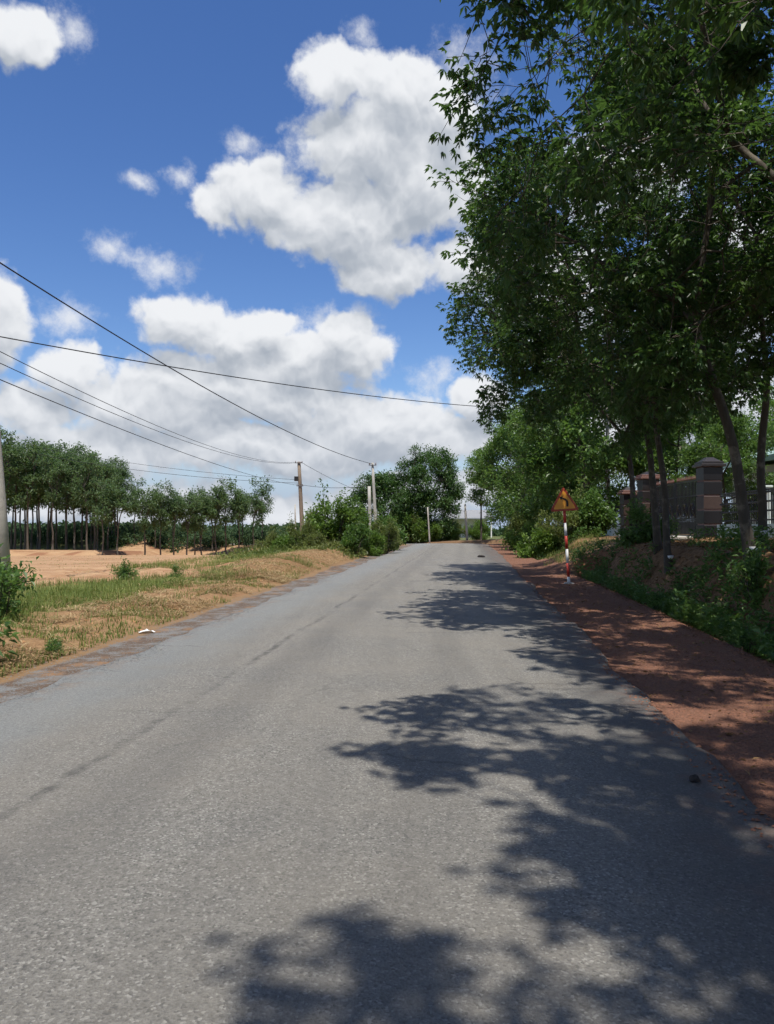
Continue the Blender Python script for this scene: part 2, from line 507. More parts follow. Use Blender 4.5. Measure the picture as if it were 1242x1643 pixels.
def asphalt(t):
    p = co(t)
    lat = t.attr('lat')
    big = t.noise(p, 0.55, 4, 0.6)
    mid = t.noise(p, 5.0, 4, 0.6)
    agg = t.noise(p, 85, 4, 0.8)
    vo = t.new('ShaderNodeTexVoronoi')
    t.set(vo.inputs['Vector'], p)
    vo.inputs['Scale'].default_value = 92
    chip = t.new('ShaderNodeSeparateColor')
    t.set(chip.inputs[0], vo.outputs['Color'])
    coarse = t.noise(p, 30, 3, 0.7)
    streak = t.noise(t.vec('MULTIPLY', p, (2.6, 0.16, 1)), 1.0, 4, 0.6)
    c = t.mix(t.lin(agg, 0.30, 0.70), (0.104, 0.100, 0.091), (0.335, 0.322, 0.286))
    c = t.mix(t.lin(coarse, 0.40, 0.64, 0.0, 0.56), c, (0.092, 0.088, 0.080))
    c = t.mix(t.math('MULTIPLY', t.step(chip.outputs[0], 0.86, 0.95), 0.60), c, (0.43, 0.42, 0.38))
    c = t.mix(t.math('MULTIPLY', t.step(chip.outputs[1], 0.84, 0.93), 0.60), c, (0.05, 0.05, 0.05))
    c = t.mix(t.lin(streak, 0.40, 0.70, 0.0, 0.45), c, (0.125, 0.120, 0.110))
    c = t.mix(t.lin(mid, 0.30, 0.8, 0.0, 0.20), c, (0.12, 0.115, 0.105))
    c = t.mix(t.lin(big, 0.38, 0.72, 0.0, 0.40), c, (0.250, 0.226, 0.186))
    # loose bluish chippings along the west edge
    wl = t.math('ADD', lat, t.math('MULTIPLY', t.math('SUBTRACT', t.noise(p, 1.3, 4), 0.5), 0.9))
    edge_l = t.step(wl, -1.5, -2.5)
    chips = t.mix(t.lin(t.noise(p, 45, 3, 0.8), 0.3, 0.7), (0.10, 0.112, 0.114), (0.29, 0.305, 0.30))
    c = t.mix(t.math('MULTIPLY', edge_l, 0.6), c, chips)
    # bitumen-rich band along the east edge
    wr = t.math('ADD', lat, t.math('MULTIPLY', t.math('SUBTRACT', t.noise(p, 0.9, 4), 0.5), 1.1))
    c = t.mix(t.math('MULTIPLY', t.step(wr, 1.7, 2.7), 0.55), c, (0.048, 0.047, 0.048))
    du2 = t.math('MULTIPLY', t.step(wr, 2.35, 3.1), t.step(t.noise(p, 3.2, 5, 0.7), 0.42, 0.66))
    c = t.mix(t.math('MULTIPLY', du2, 0.65), c, (0.17, 0.088, 0.06))
    du3 = t.math('MULTIPLY', t.step(wl, -2.35, -3.0), t.step(t.noise(p, 2.7, 5, 0.7), 0.46, 0.66))
    c = t.mix(t.math('MULTIPLY', du3, 0.55), c, (0.20, 0.145, 0.105))
    # paving seam and darker wheel tracks
    ws = t.math('ADD', lat, t.math('MULTIPLY', t.math('SUBTRACT', t.noise(p, 0.6, 5, 0.6), 0.5), 0.28))
    seam = t.math('SUBTRACT', 1.0, t.step(t.math('ABSOLUTE', t.math('ADD', ws, 1.22)), 0.01, 0.075))
    seam = t.math('MULTIPLY', seam, t.step(t.noise(t.vec('MULTIPLY', p, (1, 0.45, 1)), 1.4, 4), 0.36, 0.58))
    seam = t.math('MULTIPLY', seam, t.step(t.noise(p, 7.0, 5, 0.75), 0.34, 0.62))
    c = t.mix(t.math('MULTIPLY', seam, 0.7), c, (0.045, 0.044, 0.043))
    for x0, wd, st in ((-0.75, 0.40, 0.20), (1.0, 0.38, 0.16)):
        tr = t.math('SUBTRACT', 1.0, t.step(t.math('ABSOLUTE', t.math('SUBTRACT', ws, x0)), 0.05, wd))
        c = t.mix(t.math('MULTIPLY', tr, st), c, (0.075, 0.073, 0.07))
    ck = t.new('ShaderNodeTexVoronoi', feature='DISTANCE_TO_EDGE')
    t.set(ck.inputs['Vector'], t.vec('ADD', p, t.vec('SCALE', t.noise(p, 3.0, 4, 0.6, 'Color'), 0.35)))
    ck.inputs['Scale'].default_value = 0.55
    crack = t.math('SUBTRACT', 1.0, t.step(ck.outputs['Distance'], 0.003, 0.012))
    crack = t.math('MULTIPLY', crack, t.step(t.noise(t.vec('ADD', p, (4, 17, 0)), 0.5, 3), 0.52, 0.62))
    c = t.mix(t.math('MULTIPLY', crack, 0.4), c, (0.04, 0.04, 0.04))
    # oil spots and dusty patches
    sp = t.step(t.noise(p, 2.4, 6, 0.78), 0.62, 0.72)
    c = t.mix(t.math('MULTIPLY', sp, 0.4), c, (0.06, 0.058, 0.055))
    du = t.step(t.noise(t.vec('ADD', p, (31, 7, 0)), 0.9, 6, 0.65), 0.52, 0.75)
    c = t.mix(t.math('MULTIPLY', du, 0.22), c, (0.235, 0.205, 0.165))
    h = t.math('ADD', agg, t.math('MULTIPLY', vo.outputs['Distance'], 0.5))
    t.out(t.pbsdf(c, 0.82, 0.28, t.bump(h, 0.75, 0.014)))


M['asphalt'] = material('asphalt_worn', asphalt)


def ground_mat(t):
    p = co(t)
    nb = t.noise(p, 0.7, 5, 0.62)
    nf = t.noise(p, 9.0, 5, 0.65)
    nx = t.noise(p, 48, 4, 0.7)

    def mask(name, a=0.35, b=0.65):
        v = t.math('ADD', t.attr(name), t.math('MULTIPLY', t.math('SUBTRACT', nf, 0.5), 0.55))
        v = t.math('ADD', v, t.math('MULTIPLY', t.math('SUBTRACT', nb, 0.5), 0.5))
        return t.step(v, a, b)
    soil = t.mix(nf, (0.17, 0.105, 0.055), (0.30, 0.19, 0.10))
    c = soil
    field = t.mix(t.lin(nb, 0.3, 0.7), (0.32, 0.178, 0.092), (0.43, 0.272, 0.150))
    field = t.mix(t.lin(nf, 0.25, 0.8, 0, 0.5), field, (0.46, 0.33, 0.205))
    trk = t.noise(t.vec('MULTIPLY', p, (0.10, 0.9, 1)), 1.3, 5, 0.65)
    field = t.mix(t.lin(trk, 0.45, 0.68, 0, 0.75), field, (0.235, 0.118, 0.062))
    field = t.mix(t.step(t.noise(t.vec('ADD', p, (50, 9, 0)), 0.35, 6, 0.7), 0.55, 0.70), field, (0.24, 0.20, 0.095))
    c = t.mix(mask('field'), c, field)
    straw = t.mix(t.lin(nf, 0.3, 0.7), (0.155, 0.088, 0.044), (0.36, 0.235, 0.122))
    straw = t.mix(t.lin(t.noise(p, 0.45, 4, 0.6), 0.45, 0.7, 0, 0.7), straw, (0.25, 0.135, 0.07))
    straw = t.mix(t.lin(t.noise(p, 1.1, 5, 0.65), 0.55, 0.75, 0, 0.6), straw, (0.15, 0.14, 0.055))
    c = t.mix(mask('straw'), c, straw)
    gr = t.mix(nf, (0.085, 0.105, 0.03), (0.20, 0.19, 0.065))
    c = t.mix(mask('green'), c, gr)
    lat = t.mix(t.lin(nx, 0.3, 0.72), (0.085, 0.043, 0.029), (0.29, 0.152, 0.098))
    lat = t.mix(t.lin(nb, 0.35, 0.7, 0, 0.6), lat, (0.17, 0.084, 0.056))
    c = t.mix(mask('laterite'), c, lat)
    dk = t.mix(t.lin(nx, 0.3, 0.7), (0.060, 0.045, 0.034), (0.19, 0.135, 0.100))
    dk = t.mix(t.step(t.noise(p, 2.2, 5, 0.7), 0.44, 0.62), dk, t.mix(t.lin(nx, 0.3, 0.7), (0.10, 0.10, 0.098), (0.27, 0.265, 0.25)))
    dk = t.mix(t.step(t.noise(t.vec('ADD', p, (9, 3, 0)), 1.4, 5, 0.7), 0.52, 0.66), dk, (0.25, 0.15, 0.085))
    c = t.mix(mask('dark'), c, dk)
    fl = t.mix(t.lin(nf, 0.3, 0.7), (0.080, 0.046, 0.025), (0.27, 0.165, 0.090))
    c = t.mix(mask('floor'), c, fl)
    cut = t.mix(nf, (0.17, 0.080, 0.045), (0.34, 0.18, 0.10))
    c = t.mix(mask('cut'), c, cut)
    far = t.mix(nf, (0.07, 0.095, 0.035), (0.14, 0.14, 0.06))
    c = t.mix(mask('far'), c, far)
    h = t.math('ADD', t.math('MULTIPLY', nx, 0.5), nf)
    t.out(t.pbsdf(c, 0.95, 0.12, t.bump(h, 0.7, 0.05)))


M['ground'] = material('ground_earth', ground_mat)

# ------------------------------------------------------------------ terrain
def ss(x, a, b):
    t = np.clip((np.asarray(x, float) - a) / (b - a), 0, 1)
    return t * t * (3 - 2 * t)


_LAT = np.random.default_rng(99).random((256, 256))


def vn(x, y, s=1.0, o=0.0):
    x = np.asarray(x, float) * s + 37.3 + o
    y = np.asarray(y, float) * s + 11.7 + o * 1.7
    xi, yi = np.floor(x).astype(int), np.floor(y).astype(int)
    fx, fy = x - xi, y - yi
    fx, fy = fx * fx * (3 - 2 * fx), fy * fy * (3 - 2 * fy)
    g = lambda a, b: _LAT[a % 256, b % 256]
    return (g(xi, yi) * (1 - fx) + g(xi + 1, yi) * fx) * (1 - fy) + (g(xi, yi + 1) * (1 - fx) + g(xi + 1, yi + 1) * fx) * fy


def fbm(x, y, s=1.0, o=0.0):
    return (vn(x, y, s, o) * 0.55 + vn(x, y, s * 2.1, o + 5) * 0.28 + vn(x, y, s * 4.3, o + 9) * 0.17)


# centreline: straight, then a bend to the left
_pts, _s = [], []
TH0 = math.atan(0.1)
for Y in (-45.0, 74.0):
    _pts.append((-1.24 + 0.1 * Y, Y))
hx, hy, th = _pts[-1][0], _pts[-1][1], TH0
for i in range(18):
    th -= R(75) / 18
    hx += math.sin(th) * 30 * R(75) / 18
    hy += math.cos(th) * 30 * R(75) / 18
    _pts.append((hx, hy))
for i in range(1):
    hx += math.sin(th) * 120
    hy += math.cos(th) * 120
    _pts.append((hx, hy))
CL = np.array(_pts)
SEG = CL[1:] - CL[:-1]
SL = np.linalg.norm(SEG, axis=1)
CUM = np.concatenate([[0], np.cumsum(SL)]) - 45.2      # arc length, 0 beside the camera


def road_frame(x, y):
    """signed distance from the centreline (right positive) and arc length"""
    x = np.asarray(x, float).ravel()
    y = np.asarray(y, float).ravel()
    best = np.full(len(x), 1e9)
    lat = np.zeros(len(x))
    arc = np.zeros(len(x))
    for i in range(len(SEG)):
        dx, dy = SEG[i] / SL[i]
        px, py = x - CL[i, 0], y - CL[i, 1]
        u = px * dx + py * dy
        uc = np.clip(u, 0 if i else -1e4, SL[i] if i < len(SEG) - 1 else 1e4)
        ex, ey = px - uc * dx, py - uc * dy
        d = np.hypot(ex, ey)
        m = d < best
        best = np.where(m, d, best)
        lat = np.where(m, np.where(px * dy - py * dx >= 0, d, -d), lat)
        arc = np.where(m, CUM[i] + uc, arc)
    return lat, arc


def half_w(s):
    return 0.5 * (5.75 + 0.022 * np.clip(s, 0, 50))


def z_road(s):
    return -0.75 * ss(s, 70, 112)


def terrain(x, y):
    x = np.asarray(x, float).ravel()
    y = np.asarray(y, float).ravel()
    lat, s = road_frame(x, y)
    hw = half_w(s)
    e = np.abs(lat) - hw
    z0 = z_road(s) * (1 - 0.5 * ss(e, 10, 40))
    rt = lat > 0
    # ---- right: shoulder, ditch, bank, driveway
    drv = ss(y, 27.6, 28.6) * (1 - ss(y, 35.5, 37.5))
    sh = 1.85 - 0.35 * ss(y, 20, 40)
    nz = fbm(x, y, 1.1) - 0.5
    ditch = -0.42 * np.exp(-((e - sh - 0.75) / 0.42) ** 2) * (1 - drv) * (1 - 0.6 * ss(y, 38, 46))
    amp = 1.12 - 0.5 * ss(y, 58, 75)
    rise = amp * ss(e + nz * 0.5, sh + 0.75, sh + 2.1) * (1 - drv) + 1.12 * ss(e, 0.6, 4.6) * drv
    rise = rise + 0.14 * ss(e, 5, 8)
    zr = -0.03 + ditch + rise + nz * 0.10 * ss(e, 1.0, 3.0) + 0.045 * np.exp(-((e - sh + 0.08) / 0.15) ** 2) * (1 - drv)
    zr = zr - 0.35 * ss(x, 16, 40) - 0.4 * ss(y, 75, 105)
    # ---- left: shoulder, verge, field, plantation terrace
    berm = 0.42 * np.exp(-((e - 2.6) / 1.5) ** 2) * ss(y, 22, 28) * (1 - ss(y, 40, 46))
    zl = -0.04 + 0.12 * ss(e, 0.7, 1.6) + berm + ((fbm(x, y, 1.7, 3) - 0.5) * 0.20 + (fbm(x, y, 6.0, 13) - 0.5) * 0.09) * ss(e, 0.7, 1.8) * (1 - 0.8 * ss(e, 7, 12))
    down = -np.minimum(0.024 * np.clip(y - 26, 0, None), 1.65) * ss(e, 5, 16) * (1 - ss(x, -8, 2))
    edge = (fbm(x, y, 0.35, 8) - 0.5) * 5
    terr = 1.0 * ss(-x + edge * 0.6, 27.2, 28.6) * ss(y + edge, 77, 79.5)
    zl = zl + down + terr
    z = z0 + np.where(rt, zr, zl)
    # beneath the asphalt
    z = np.where(e < 0, z_road(s) - 0.03 - 0.06 * ss(-e, 0.05, 0.35), z)
    z = z - 3.2 * ss(y, 130, 330) + (fbm(x, y, 0.012, 2) - 0.5) * 2.0 * ss(np.hypot(x, y), 130, 320)
    return z


def gz(x, y):
    return float(terrain([x], [y])[0])


def build_ground():
    def axis(lo, fa, fb, hi, st, g, gmax):
        a = [fa]
        d = st
        while a[-1] > lo:
            d = min(d * g, gmax)
            a.append(a[-1] - d)
        a = a[::-1] + list(np.arange(fa + st, fb, st))
        d = st
        while a[-1] < hi:
            d = min(d * g, gmax)
            a.append(a[-1] + d)
        return np.array(a)
    X = axis(-900, -11, 13, 900, 0.14, 1.09, 60)
    Y = axis(-60, 1.0, 30, 1500, 0.14, 1.035, 60)
    gx, gy = np.meshgrid(X, Y)
    x, y = gx.ravel(), gy.ravel()
    z = terrain(x, y)
    lat, s = road_frame(x, y)
    e = np.abs(lat) - half_w(s)
    rt = lat > 0
    L = (~rt)
    sh = 1.85 - 0.35 * ss(y, 20, 40)
    drv = ss(y, 27.6, 28.6) * (1 - ss(y, 35.5, 37.5))
    n = fbm(x, y, 0.5, 4) - 0.5
    bb = y - (25 - 2.0 * (e - 3.7)) + n * 3.5
    ec = 2.7
    field = L * ss(bb, -0.6, 1.0) * ss(e + n, 2.7, 3.6) * (1 - ss(y, 95, 110)) * ss(x, -60, -55)
    green = L * ss(-bb, -0.4, 0.9) * ss(e + n * 1.6, 2.2, 3.2) * 0.75 + L * ss(y, 30, 36) * ss(e, 2.8, 4) * (1 - ss(e, 6, 9)) * (1 - ss(y, 62, 70)) * 0.7
    green = green + L * np.exp(-((e - 1.0) / 0.35) ** 2) * 0.35
    straw = L * ss(e, 0.75, 1.1) * (1 - ss(e + n * 1.5 - ec, -0.4, 1.0)) * (1 - ss(y, 42, 50)) + rt * np.exp(-((e - sh) / 0.13) ** 2) * (1 - drv) * 0.8
    later = rt * (1 - ss(e, sh, sh + 0.35)) + 0.25 * rt * drv
    dark = L * (1 - ss(e + n * 0.5, 0.45, 0.95)) * 0.95
    floor = rt * ss(e, sh + 0.3, sh + 1.2) * (1 - drv) * (1 - ss(x, 12, 13.5) * 0.6)
    fgreen = rt * np.exp(-((e - sh - 0.9) / 0.8) ** 2) * (1 - drv) * 0.55
    h2 = terrain(x, y + 0.6) - terrain(x, y - 0.6)
    h3 = terrain(x + 0.6, y) - terrain(x - 0.6, y)
    steep = np.hypot(h2, h3) / 1.2
    cut = ss(steep, 0.3, 0.7) * (L * (y > 60) + rt * drv + rt * 0.5 * (drv > 0.02)) + rt * drv * 0.35
    far = ss(y, 98, 112) + ss(x, 16, 22) * 0.7 + ss(-x, 55, 60) + (y < -20)
    far = np.maximum(far, L * (x < -33) * ss(y, 81, 84))
    q = np.arange(len(x)).reshape(gx.shape)
    quads = np.stack([q[:-1, :-1], q[:-1, 1:], q[1:, 1:], q[1:, :-1]], -1).reshape(-1, 4)
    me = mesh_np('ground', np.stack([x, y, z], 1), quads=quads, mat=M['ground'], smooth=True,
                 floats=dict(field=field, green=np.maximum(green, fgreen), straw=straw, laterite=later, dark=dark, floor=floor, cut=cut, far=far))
    tag(link('ground', me), kind='structure')


build_ground()


def build_road():
    s = np.concatenate([np.arange(-30, 40, 0.25), np.arange(40, 205, 1.0)])
    cx = np.interp(s, CUM, CL[:, 0])
    cy = np.interp(s, CUM, CL[:, 1])
    tx, ty = np.gradient(cx, s), np.gradient(cy, s)
    tl = np.hypot(tx, ty)
    nx, ny = ty / tl, -tx / tl
    u = np.array([-1, -0.985, -0.95, -0.8, -0.6, -0.4, -0.2, 0, 0.2, 0.4, 0.6, 0.8, 0.95, 0.985, 1])
    hw = half_w(s)
    eL = hw + (fbm(s, s * 0, 0.5, 1) - 0.5) * 0.36 + (vn(s, s * 0, 2.6, 2) - 0.5) * 0.15
    eR = hw + (fbm(s, s * 0, 0.4, 6) - 0.5) * 0.24 + (vn(s, s * 0, 2.4, 8) - 0.5) * 0.12
    lat = np.where(u[None] < 0, u[None] * eL[:, None], u[None] * eR[:, None])
    x = cx[:, None] + nx[:, None] * lat
    y = cy[:, None] + ny[:, None] * lat
    z = z_road(s)[:, None] + 0.045 * (1 - u[None] ** 2) + 0.006 + np.where(np.abs(u[None]) == 1, -0.05, 0)
    z = z + (fbm(x.ravel(), y.ravel(), 0.8, 12).reshape(x.shape) - 0.5) * 0.02
    q = np.arange(x.size).reshape(x.shape)
    quads = np.stack([q[:-1, :-1], q[:-1, 1:], q[1:, 1:], q[1:, :-1]], -1).reshape(-1, 4)
    me = mesh_np('road', np.stack([x.ravel(), y.ravel(), z.ravel()], 1), quads=quads, mat=M['asphalt'], smooth=True,
                 floats=dict(lat=lat.ravel()))
    tag(link('road', me), kind='structure')


build_road()

# ------------------------------------------------------------------ plants: leaves, branches
def unit(a):
    return a / np.maximum(np.linalg.norm(a, axis=-1, keepdims=True), 1e-9)


def leaflets(P, D, L, W, rng, fold=0.25, droop=0.18, up=None):
    """folded diamond leaves: base P, axis D, length L, width W"""
    n = len(P)
    D = unit(D)
    N = np.array([0, 0, 1.0]) + rng.normal(0, 0.35, (n, 3)) if up is None else up
    Sd = unit(np.cross(D, N))
    N = np.cross(Sd, D)
    L = np.broadcast_to(L, (n,))[:, None]
    W = np.broadcast_to(W, (n,))[:, None]
    m = P + D * L * 0.45
    V = np.empty((n, 4, 3))
    V[:, 0] = P
    V[:, 1] = m + Sd * W * 0.5 + N * W * fold
    V[:, 2] = P + D * L - np.array([0, 0, 1.0]) * L * droop
    V[:, 3] = m - Sd * W * 0.5 + N * W * fold
    b = np.arange(n)[:, None] * 4
    T = np.concatenate([b + np.array([0, 1, 2]), b + np.array([0, 2, 3])])
    return V.reshape(-1, 3), T


def branches(points, start, r0, rng, pull=0.42, sag=0.0, rmin=0.006):
    """a branching skeleton from start to every point: list of (p, q, rp, rq), and the direction at each tip"""
    segs = []
    tips = np.zeros((len(points), 3))

    def rec(p, idx, r, depth):
        n = len(idx)
        if n <= 2 or depth > 24:
            for i in idx:
                q = points[i]
                mid = (p + q) / 2 + rng.normal(0, 0.06, 3) * np.linalg.norm(q - p)
                segs.append((p, mid, min(r, max(rmin, r * 0.8)), rmin))
                segs.append((mid, q, rmin, rmin * 0.5))
                tips[i] = q - mid
            return
        A = points[idx]
        c = A.mean(0)
        ev = np.linalg.eigh(np.cov((A - c).T))[1][:, 2] + rng.normal(0, 0.25, 3)
        pr = (A - c) @ ev
        k = np.quantile(pr, rng.uniform(0.34, 0.66))
        for sel in (pr <= k, pr > k):
            sub = idx[sel]
            if len(sub) == 0:
                continue
            cc = points[sub].mean(0)
            q = p + (cc - p) * rng.uniform(pull * 0.75, pull * 1.25) + rng.normal(0, 0.05, 3) * np.linalg.norm(cc - p)
            q[2] += sag * np.linalg.norm(cc - p)
            rc = max(rmin, r * (len(sub) / n) ** 0.42)
            segs.append((p, q, min(r, rc * 1.15), rc))
            rec(q, sub, rc, depth + 1)
    rec(np.asarray(start, float), np.arange(len(points)), r0, 0)
    return segs, unit(tips)


def tube_mesh(segs, extra=None):
    """all segments as tapered prisms, thick ones with more sides"""
    V, Q = [], []
    b = 0
    for sides, lo, hi in ((8, 0.05, 9), (5, 0.02, 0.05), (3, 0, 0.02)):
        ss_ = [g for g in segs if lo <= g[2] < hi]
        if not ss_:
            continue
        p = np.array([g[0] for g in ss_])
        q = np.array([g[1] for g in ss_])
        rp = np.array([g[2] for g in ss_])
        rq = np.array([g[3] for g in ss_])
        d = unit(q - p)
        a = np.where(np.abs(d[:, 2:3]) > 0.9, np.array([[1.0, 0, 0]]), np.array([[0, 0, 1.0]]))
        u = unit(np.cross(d, a))
        w = np.cross(d, u)
        p = p - d * rp[:, None] * 0.4
        ang = np.arange(sides) * 2 * np.pi / sides
        ring = u[:, None] * np.cos(ang)[None, :, None] + w[:, None] * np.sin(ang)[None, :, None]
        A = p[:, None] + ring * rp[:, None, None]
        B = q[:, None] + ring * rq[:, None, None]
        V.append(np.concatenate([A, B], 1).reshape(-1, 3))
        base = b + np.arange(len(ss_))[:, None] * sides * 2
        k = np.arange(sides)
        k2 = (k + 1) % sides
        f = np.stack([k, k2, k2 + sides, k + sides], -1)
        Q.append((base[:, :, None] + f[None]).reshape(-1, 4))
        b += len(ss_) * sides * 2
    return np.concatenate(V), np.concatenate(Q)


def trunk_path(p, q, r0, r1, rng, n=7, wob=0.06, flare=1.35):
    p, q = np.array(p, float), np.array(q, float)
    a, b = rng.normal(0, wob, 2), rng.normal(0, wob, 2)
    out = []
    for i in range(n + 1):
        f = i / n
        w = math.sin(f * math.pi)
        w2 = math.sin(f * 2 * math.pi)
        out.append((p + (q - p) * f + np.array([a[0] * w + b[0] * w2, a[1] * w + b[1] * w2, 0]), (r0 + (r1 - r0) * f) * (1 + (flare - 1) * max(0, 1 - f * 7))))
    return [(out[i][0], out[i + 1][0], out[i][1], out[i + 1][1]) for i in range(n)]


def lobe_points(n, centre, rad, nl, lr, rng, inner=0.45, flat=0.75):
    """twig ends gathered in lumps that fill an ellipsoid"""
    a = rng.uniform(0, 2 * np.pi, nl)
    rr = rng.uniform(0, 1, nl) ** 0.5
    zm = (1 - rr ** 4) ** 0.5
    zz = rng.uniform(-1, 1, nl)
    zz = np.where(rr < inner, np.sign(zz) * (inner + (1 - inner) * np.abs(zz)), zz) * zm
    C = np.stack([np.cos(a) * rr, np.sin(a) * rr, zz], 1) * (np.array(rad) - np.array([lr, lr, lr * flat]) * 0.55)
    size = rng.uniform(0.65, 1.3, nl) * lr
    k = rng.integers(0, nl, n)
    v = unit(rng.normal(size=(n, 3))) * (rng.uniform(0.1, 1, n) ** 0.5)[:, None]
    return np.array(centre) + C[k] + v * size[k][:, None] * np.array([1, 1, flat])


def make_tree(key, seed, trunk, r_base, centre, rad, npts, nl, lr, leaf, mats, style='rubber', inner=0.45, pull=0.42, wob=0.06, per=7, stems=None):
    """returns (trunk mesh, crown mesh); trunk = list of points from the ground to the fork"""
    rng = np.random.default_rng(seed)
    pts = lobe_points(npts, centre, rad, nl, lr, rng, inner)
    segs = []
    fork = np.array(trunk[-1], float)
    tk = np.array(trunk, float)
    tt = np.linspace(0, 1, len(tk))
    cf = [np.polyfit(tt, tk[:, i], min(2, len(tk) - 1)) for i in range(3)]
    ph = rng.uniform(0, 6.28, 2)
    pth, rad_ = [], []
    for f in np.linspace(0, 1, 13):
        q = np.array([np.polyval(c, f) for c in cf])
        q[:2] += wob * math.sin(f * math.pi) * np.sin(np.array([5.0, 6.1]) * f + ph)
        pth.append(q)
        rad_.append(r_base * (1 - 0.34 * f) * (1 + 0.35 * max(0, 1 - f * 8)))
    segs = [(pth[i], pth[i + 1], rad_[i], rad_[i + 1]) for i in range(12)]
    fork, r = pth[-1], rad_[-1]
    bs, tips = branches(pts, fork, r, rng, pull)
    segs += bs
    V, Q = tube_mesh(segs)
    me_t = mesh_np(key + '_trunk', V, quads=Q, mat=mats[0], smooth=True)
    L, W = leaf
    if style == 'rubber':
        # whorls of trifoliate leaves on long stalks at each twig end
        k = np.repeat(np.arange(npts), per)
        ax = unit(tips[k] + rng.normal(0, 0.9, (len(k), 3)) + np.array([0, 0, 0.15]))
        P = pts[k] + ax * rng.uniform(0.06, 0.22, len(k))[:, None] - tips[k] * rng.uniform(0, 0.25, len(k))[:, None]
        D = unit(ax * np.array([1, 1, 0.6]) + np.array([0, 0, -0.35]))
        sd = unit(np.cross(D, np.array([0, 0, 1.0]) + rng.normal(0, 0.2, D.shape)))
        VV, TT, tint = [], [], []
        base = rng.random(npts)[k] * 0.55 + rng.random(len(k)) * 0.3
        b = 0
        for a in (-0.85, 0, 0.85):
            Da = D * math.cos(a) + sd * math.sin(a)
            ln = L * rng.uniform(0.75, 1.25, len(k))
            v, tr = leaflets(P, Da, ln, ln * (W / L), rng, 0.16, 0.28)
            VV.append(v)
            TT.append(tr + b)
            b += len(v)
            tint.append(np.repeat(np.clip(base + rng.uniform(0, 0.15, len(k)), 0, 1), 4))
        V, T, tint = np.concatenate(VV), np.concatenate(TT), np.concatenate(tint)
    else:
        k = np.repeat(np.arange(npts), per)
        ax = unit(tips[k] * 0.6 + rng.normal(0, 0.8, (len(k), 3)) + np.array([0, 0, 0.1]))
        P = pts[k] + rng.normal(0, L * 0.75, (len(k), 3))
        ln = L * rng.uniform(0.7, 1.3, len(k))
        V, T = leaflets(P, ax, ln, ln * (W / L), rng, 0.15, 0.15)
        tint = np.repeat(np.clip(rng.random(npts)[k] * 0.6 + rng.random(len(k)) * 0.4, 0, 1), 4)
    me_c = mesh_np(key + '_crown', V, tris=T, mat=mats[1], tint=tint)
    return me_t, me_c


def plant(name, meshes, loc, label, cat, rz=0.0, scale=1.0, group=None, parts=('trunk', 'crown'), sink=0.05):
    o = empty(name, (loc[0], loc[1], (gz(loc[0], loc[1]) if len(loc) < 3 else loc[2]) - sink), rz, scale)
    tag(o, label, cat, group)
    link(parts[0], meshes[0], o)
    link(parts[1], meshes[1], o)
    return o


# ------------------------------------------------------------------ roadside rubber trees on the bank
NM = (M['bark'], M['leaf_near'])
near_a = make_tree('roadside_a', 11, [(0, 0, 0), (-0.45, -0.1, 2.2), (-1.15, -0.2, 4.5)], 0.115, (-0.75, 0, 7.9), (4.8, 4.8, 5.1), 1950, 54, 1.0, (0.125, 0.058), NM, wob=0.05)
near_b = make_tree('roadside_b', 12, [(0, 0, 0), (-0.12, 0.05, 2.0), (-0.3, 0.1, 3.9)], 0.10, (-1.2, 0, 8.0), (4.8, 4.8, 4.6), 1850, 50, 1.0, (0.125, 0.058), NM, wob=0.04)
near_c = make_tree('roadside_c', 13, [(0, 0, 0), (-0.15, 0.1, 2.4), (-0.35, 0.1, 3.8)], 0.115, (-1.4, 0.2, 8.0), (5.0, 5.0, 5.2), 2350, 70, 1.0, (0.125, 0.058), NM, wob=0.05)
near_d = make_tree('roadside_d', 14, [(0, 0, 0), (-0.15, 0.0, 2.2), (-0.4, 0.1, 4.0)], 0.12, (-1.3, 0.0, 8.0), (5.0, 5.0, 4.4), 1500, 56, 0.66, (0.125, 0.058), NM, wob=0.05)
G_NEAR = 'rubber trees on the bank beside the road'
for mesh, x, y, rz, sc, lab in (
        (near_a, 6.85, 14.5, 0.0, 1.0, 'leaning rubber tree with white tapping cup, nearest trunk in front of the pale fence'),
        (near_b, 8.25, 17.0, 1.9, 1.0, 'rubber tree with forked upper stems close to the pale fence'),
        (near_b, 7.30, 20.0, -0.3, 0.98, 'slender rubber tree with tapping cup, in front of the iron gate'),
        (near_c, 7.80, 22.2, 0.3, 0.95, 'straight dark rubber tree before the far end of the iron gate'),
        (near_c, 8.6, 26.6, 0.1, 0.96, 'rubber tree just before the driveway, its crown reaching over the road'),
        (near_c, 6.9, 9.9, -0.1, 1.02, 'rubber tree whose leafy crown fills the upper right of the view'),
        (near_d, 6.9, 6.7, 0.9, 1.0, 'rubber tree next to the camera, its branches hanging over the shoulder'),
        (near_d, 6.1, 1.75, -0.4, 1.0, 'rubber tree level with the camera that shades the road edge'),
        (near_d, 5.9, 0.6, 0.6, 1.0, 'second rubber tree level with the camera, shading the near shoulder'),
        (near_d, 5.0, -2.0, 0.2, 1.0, 'rubber tree behind the viewpoint that shades the near road')):
    plant('rubber_tree', mesh, (x, y), lab, 'tree', rz, sc, G_NEAR)

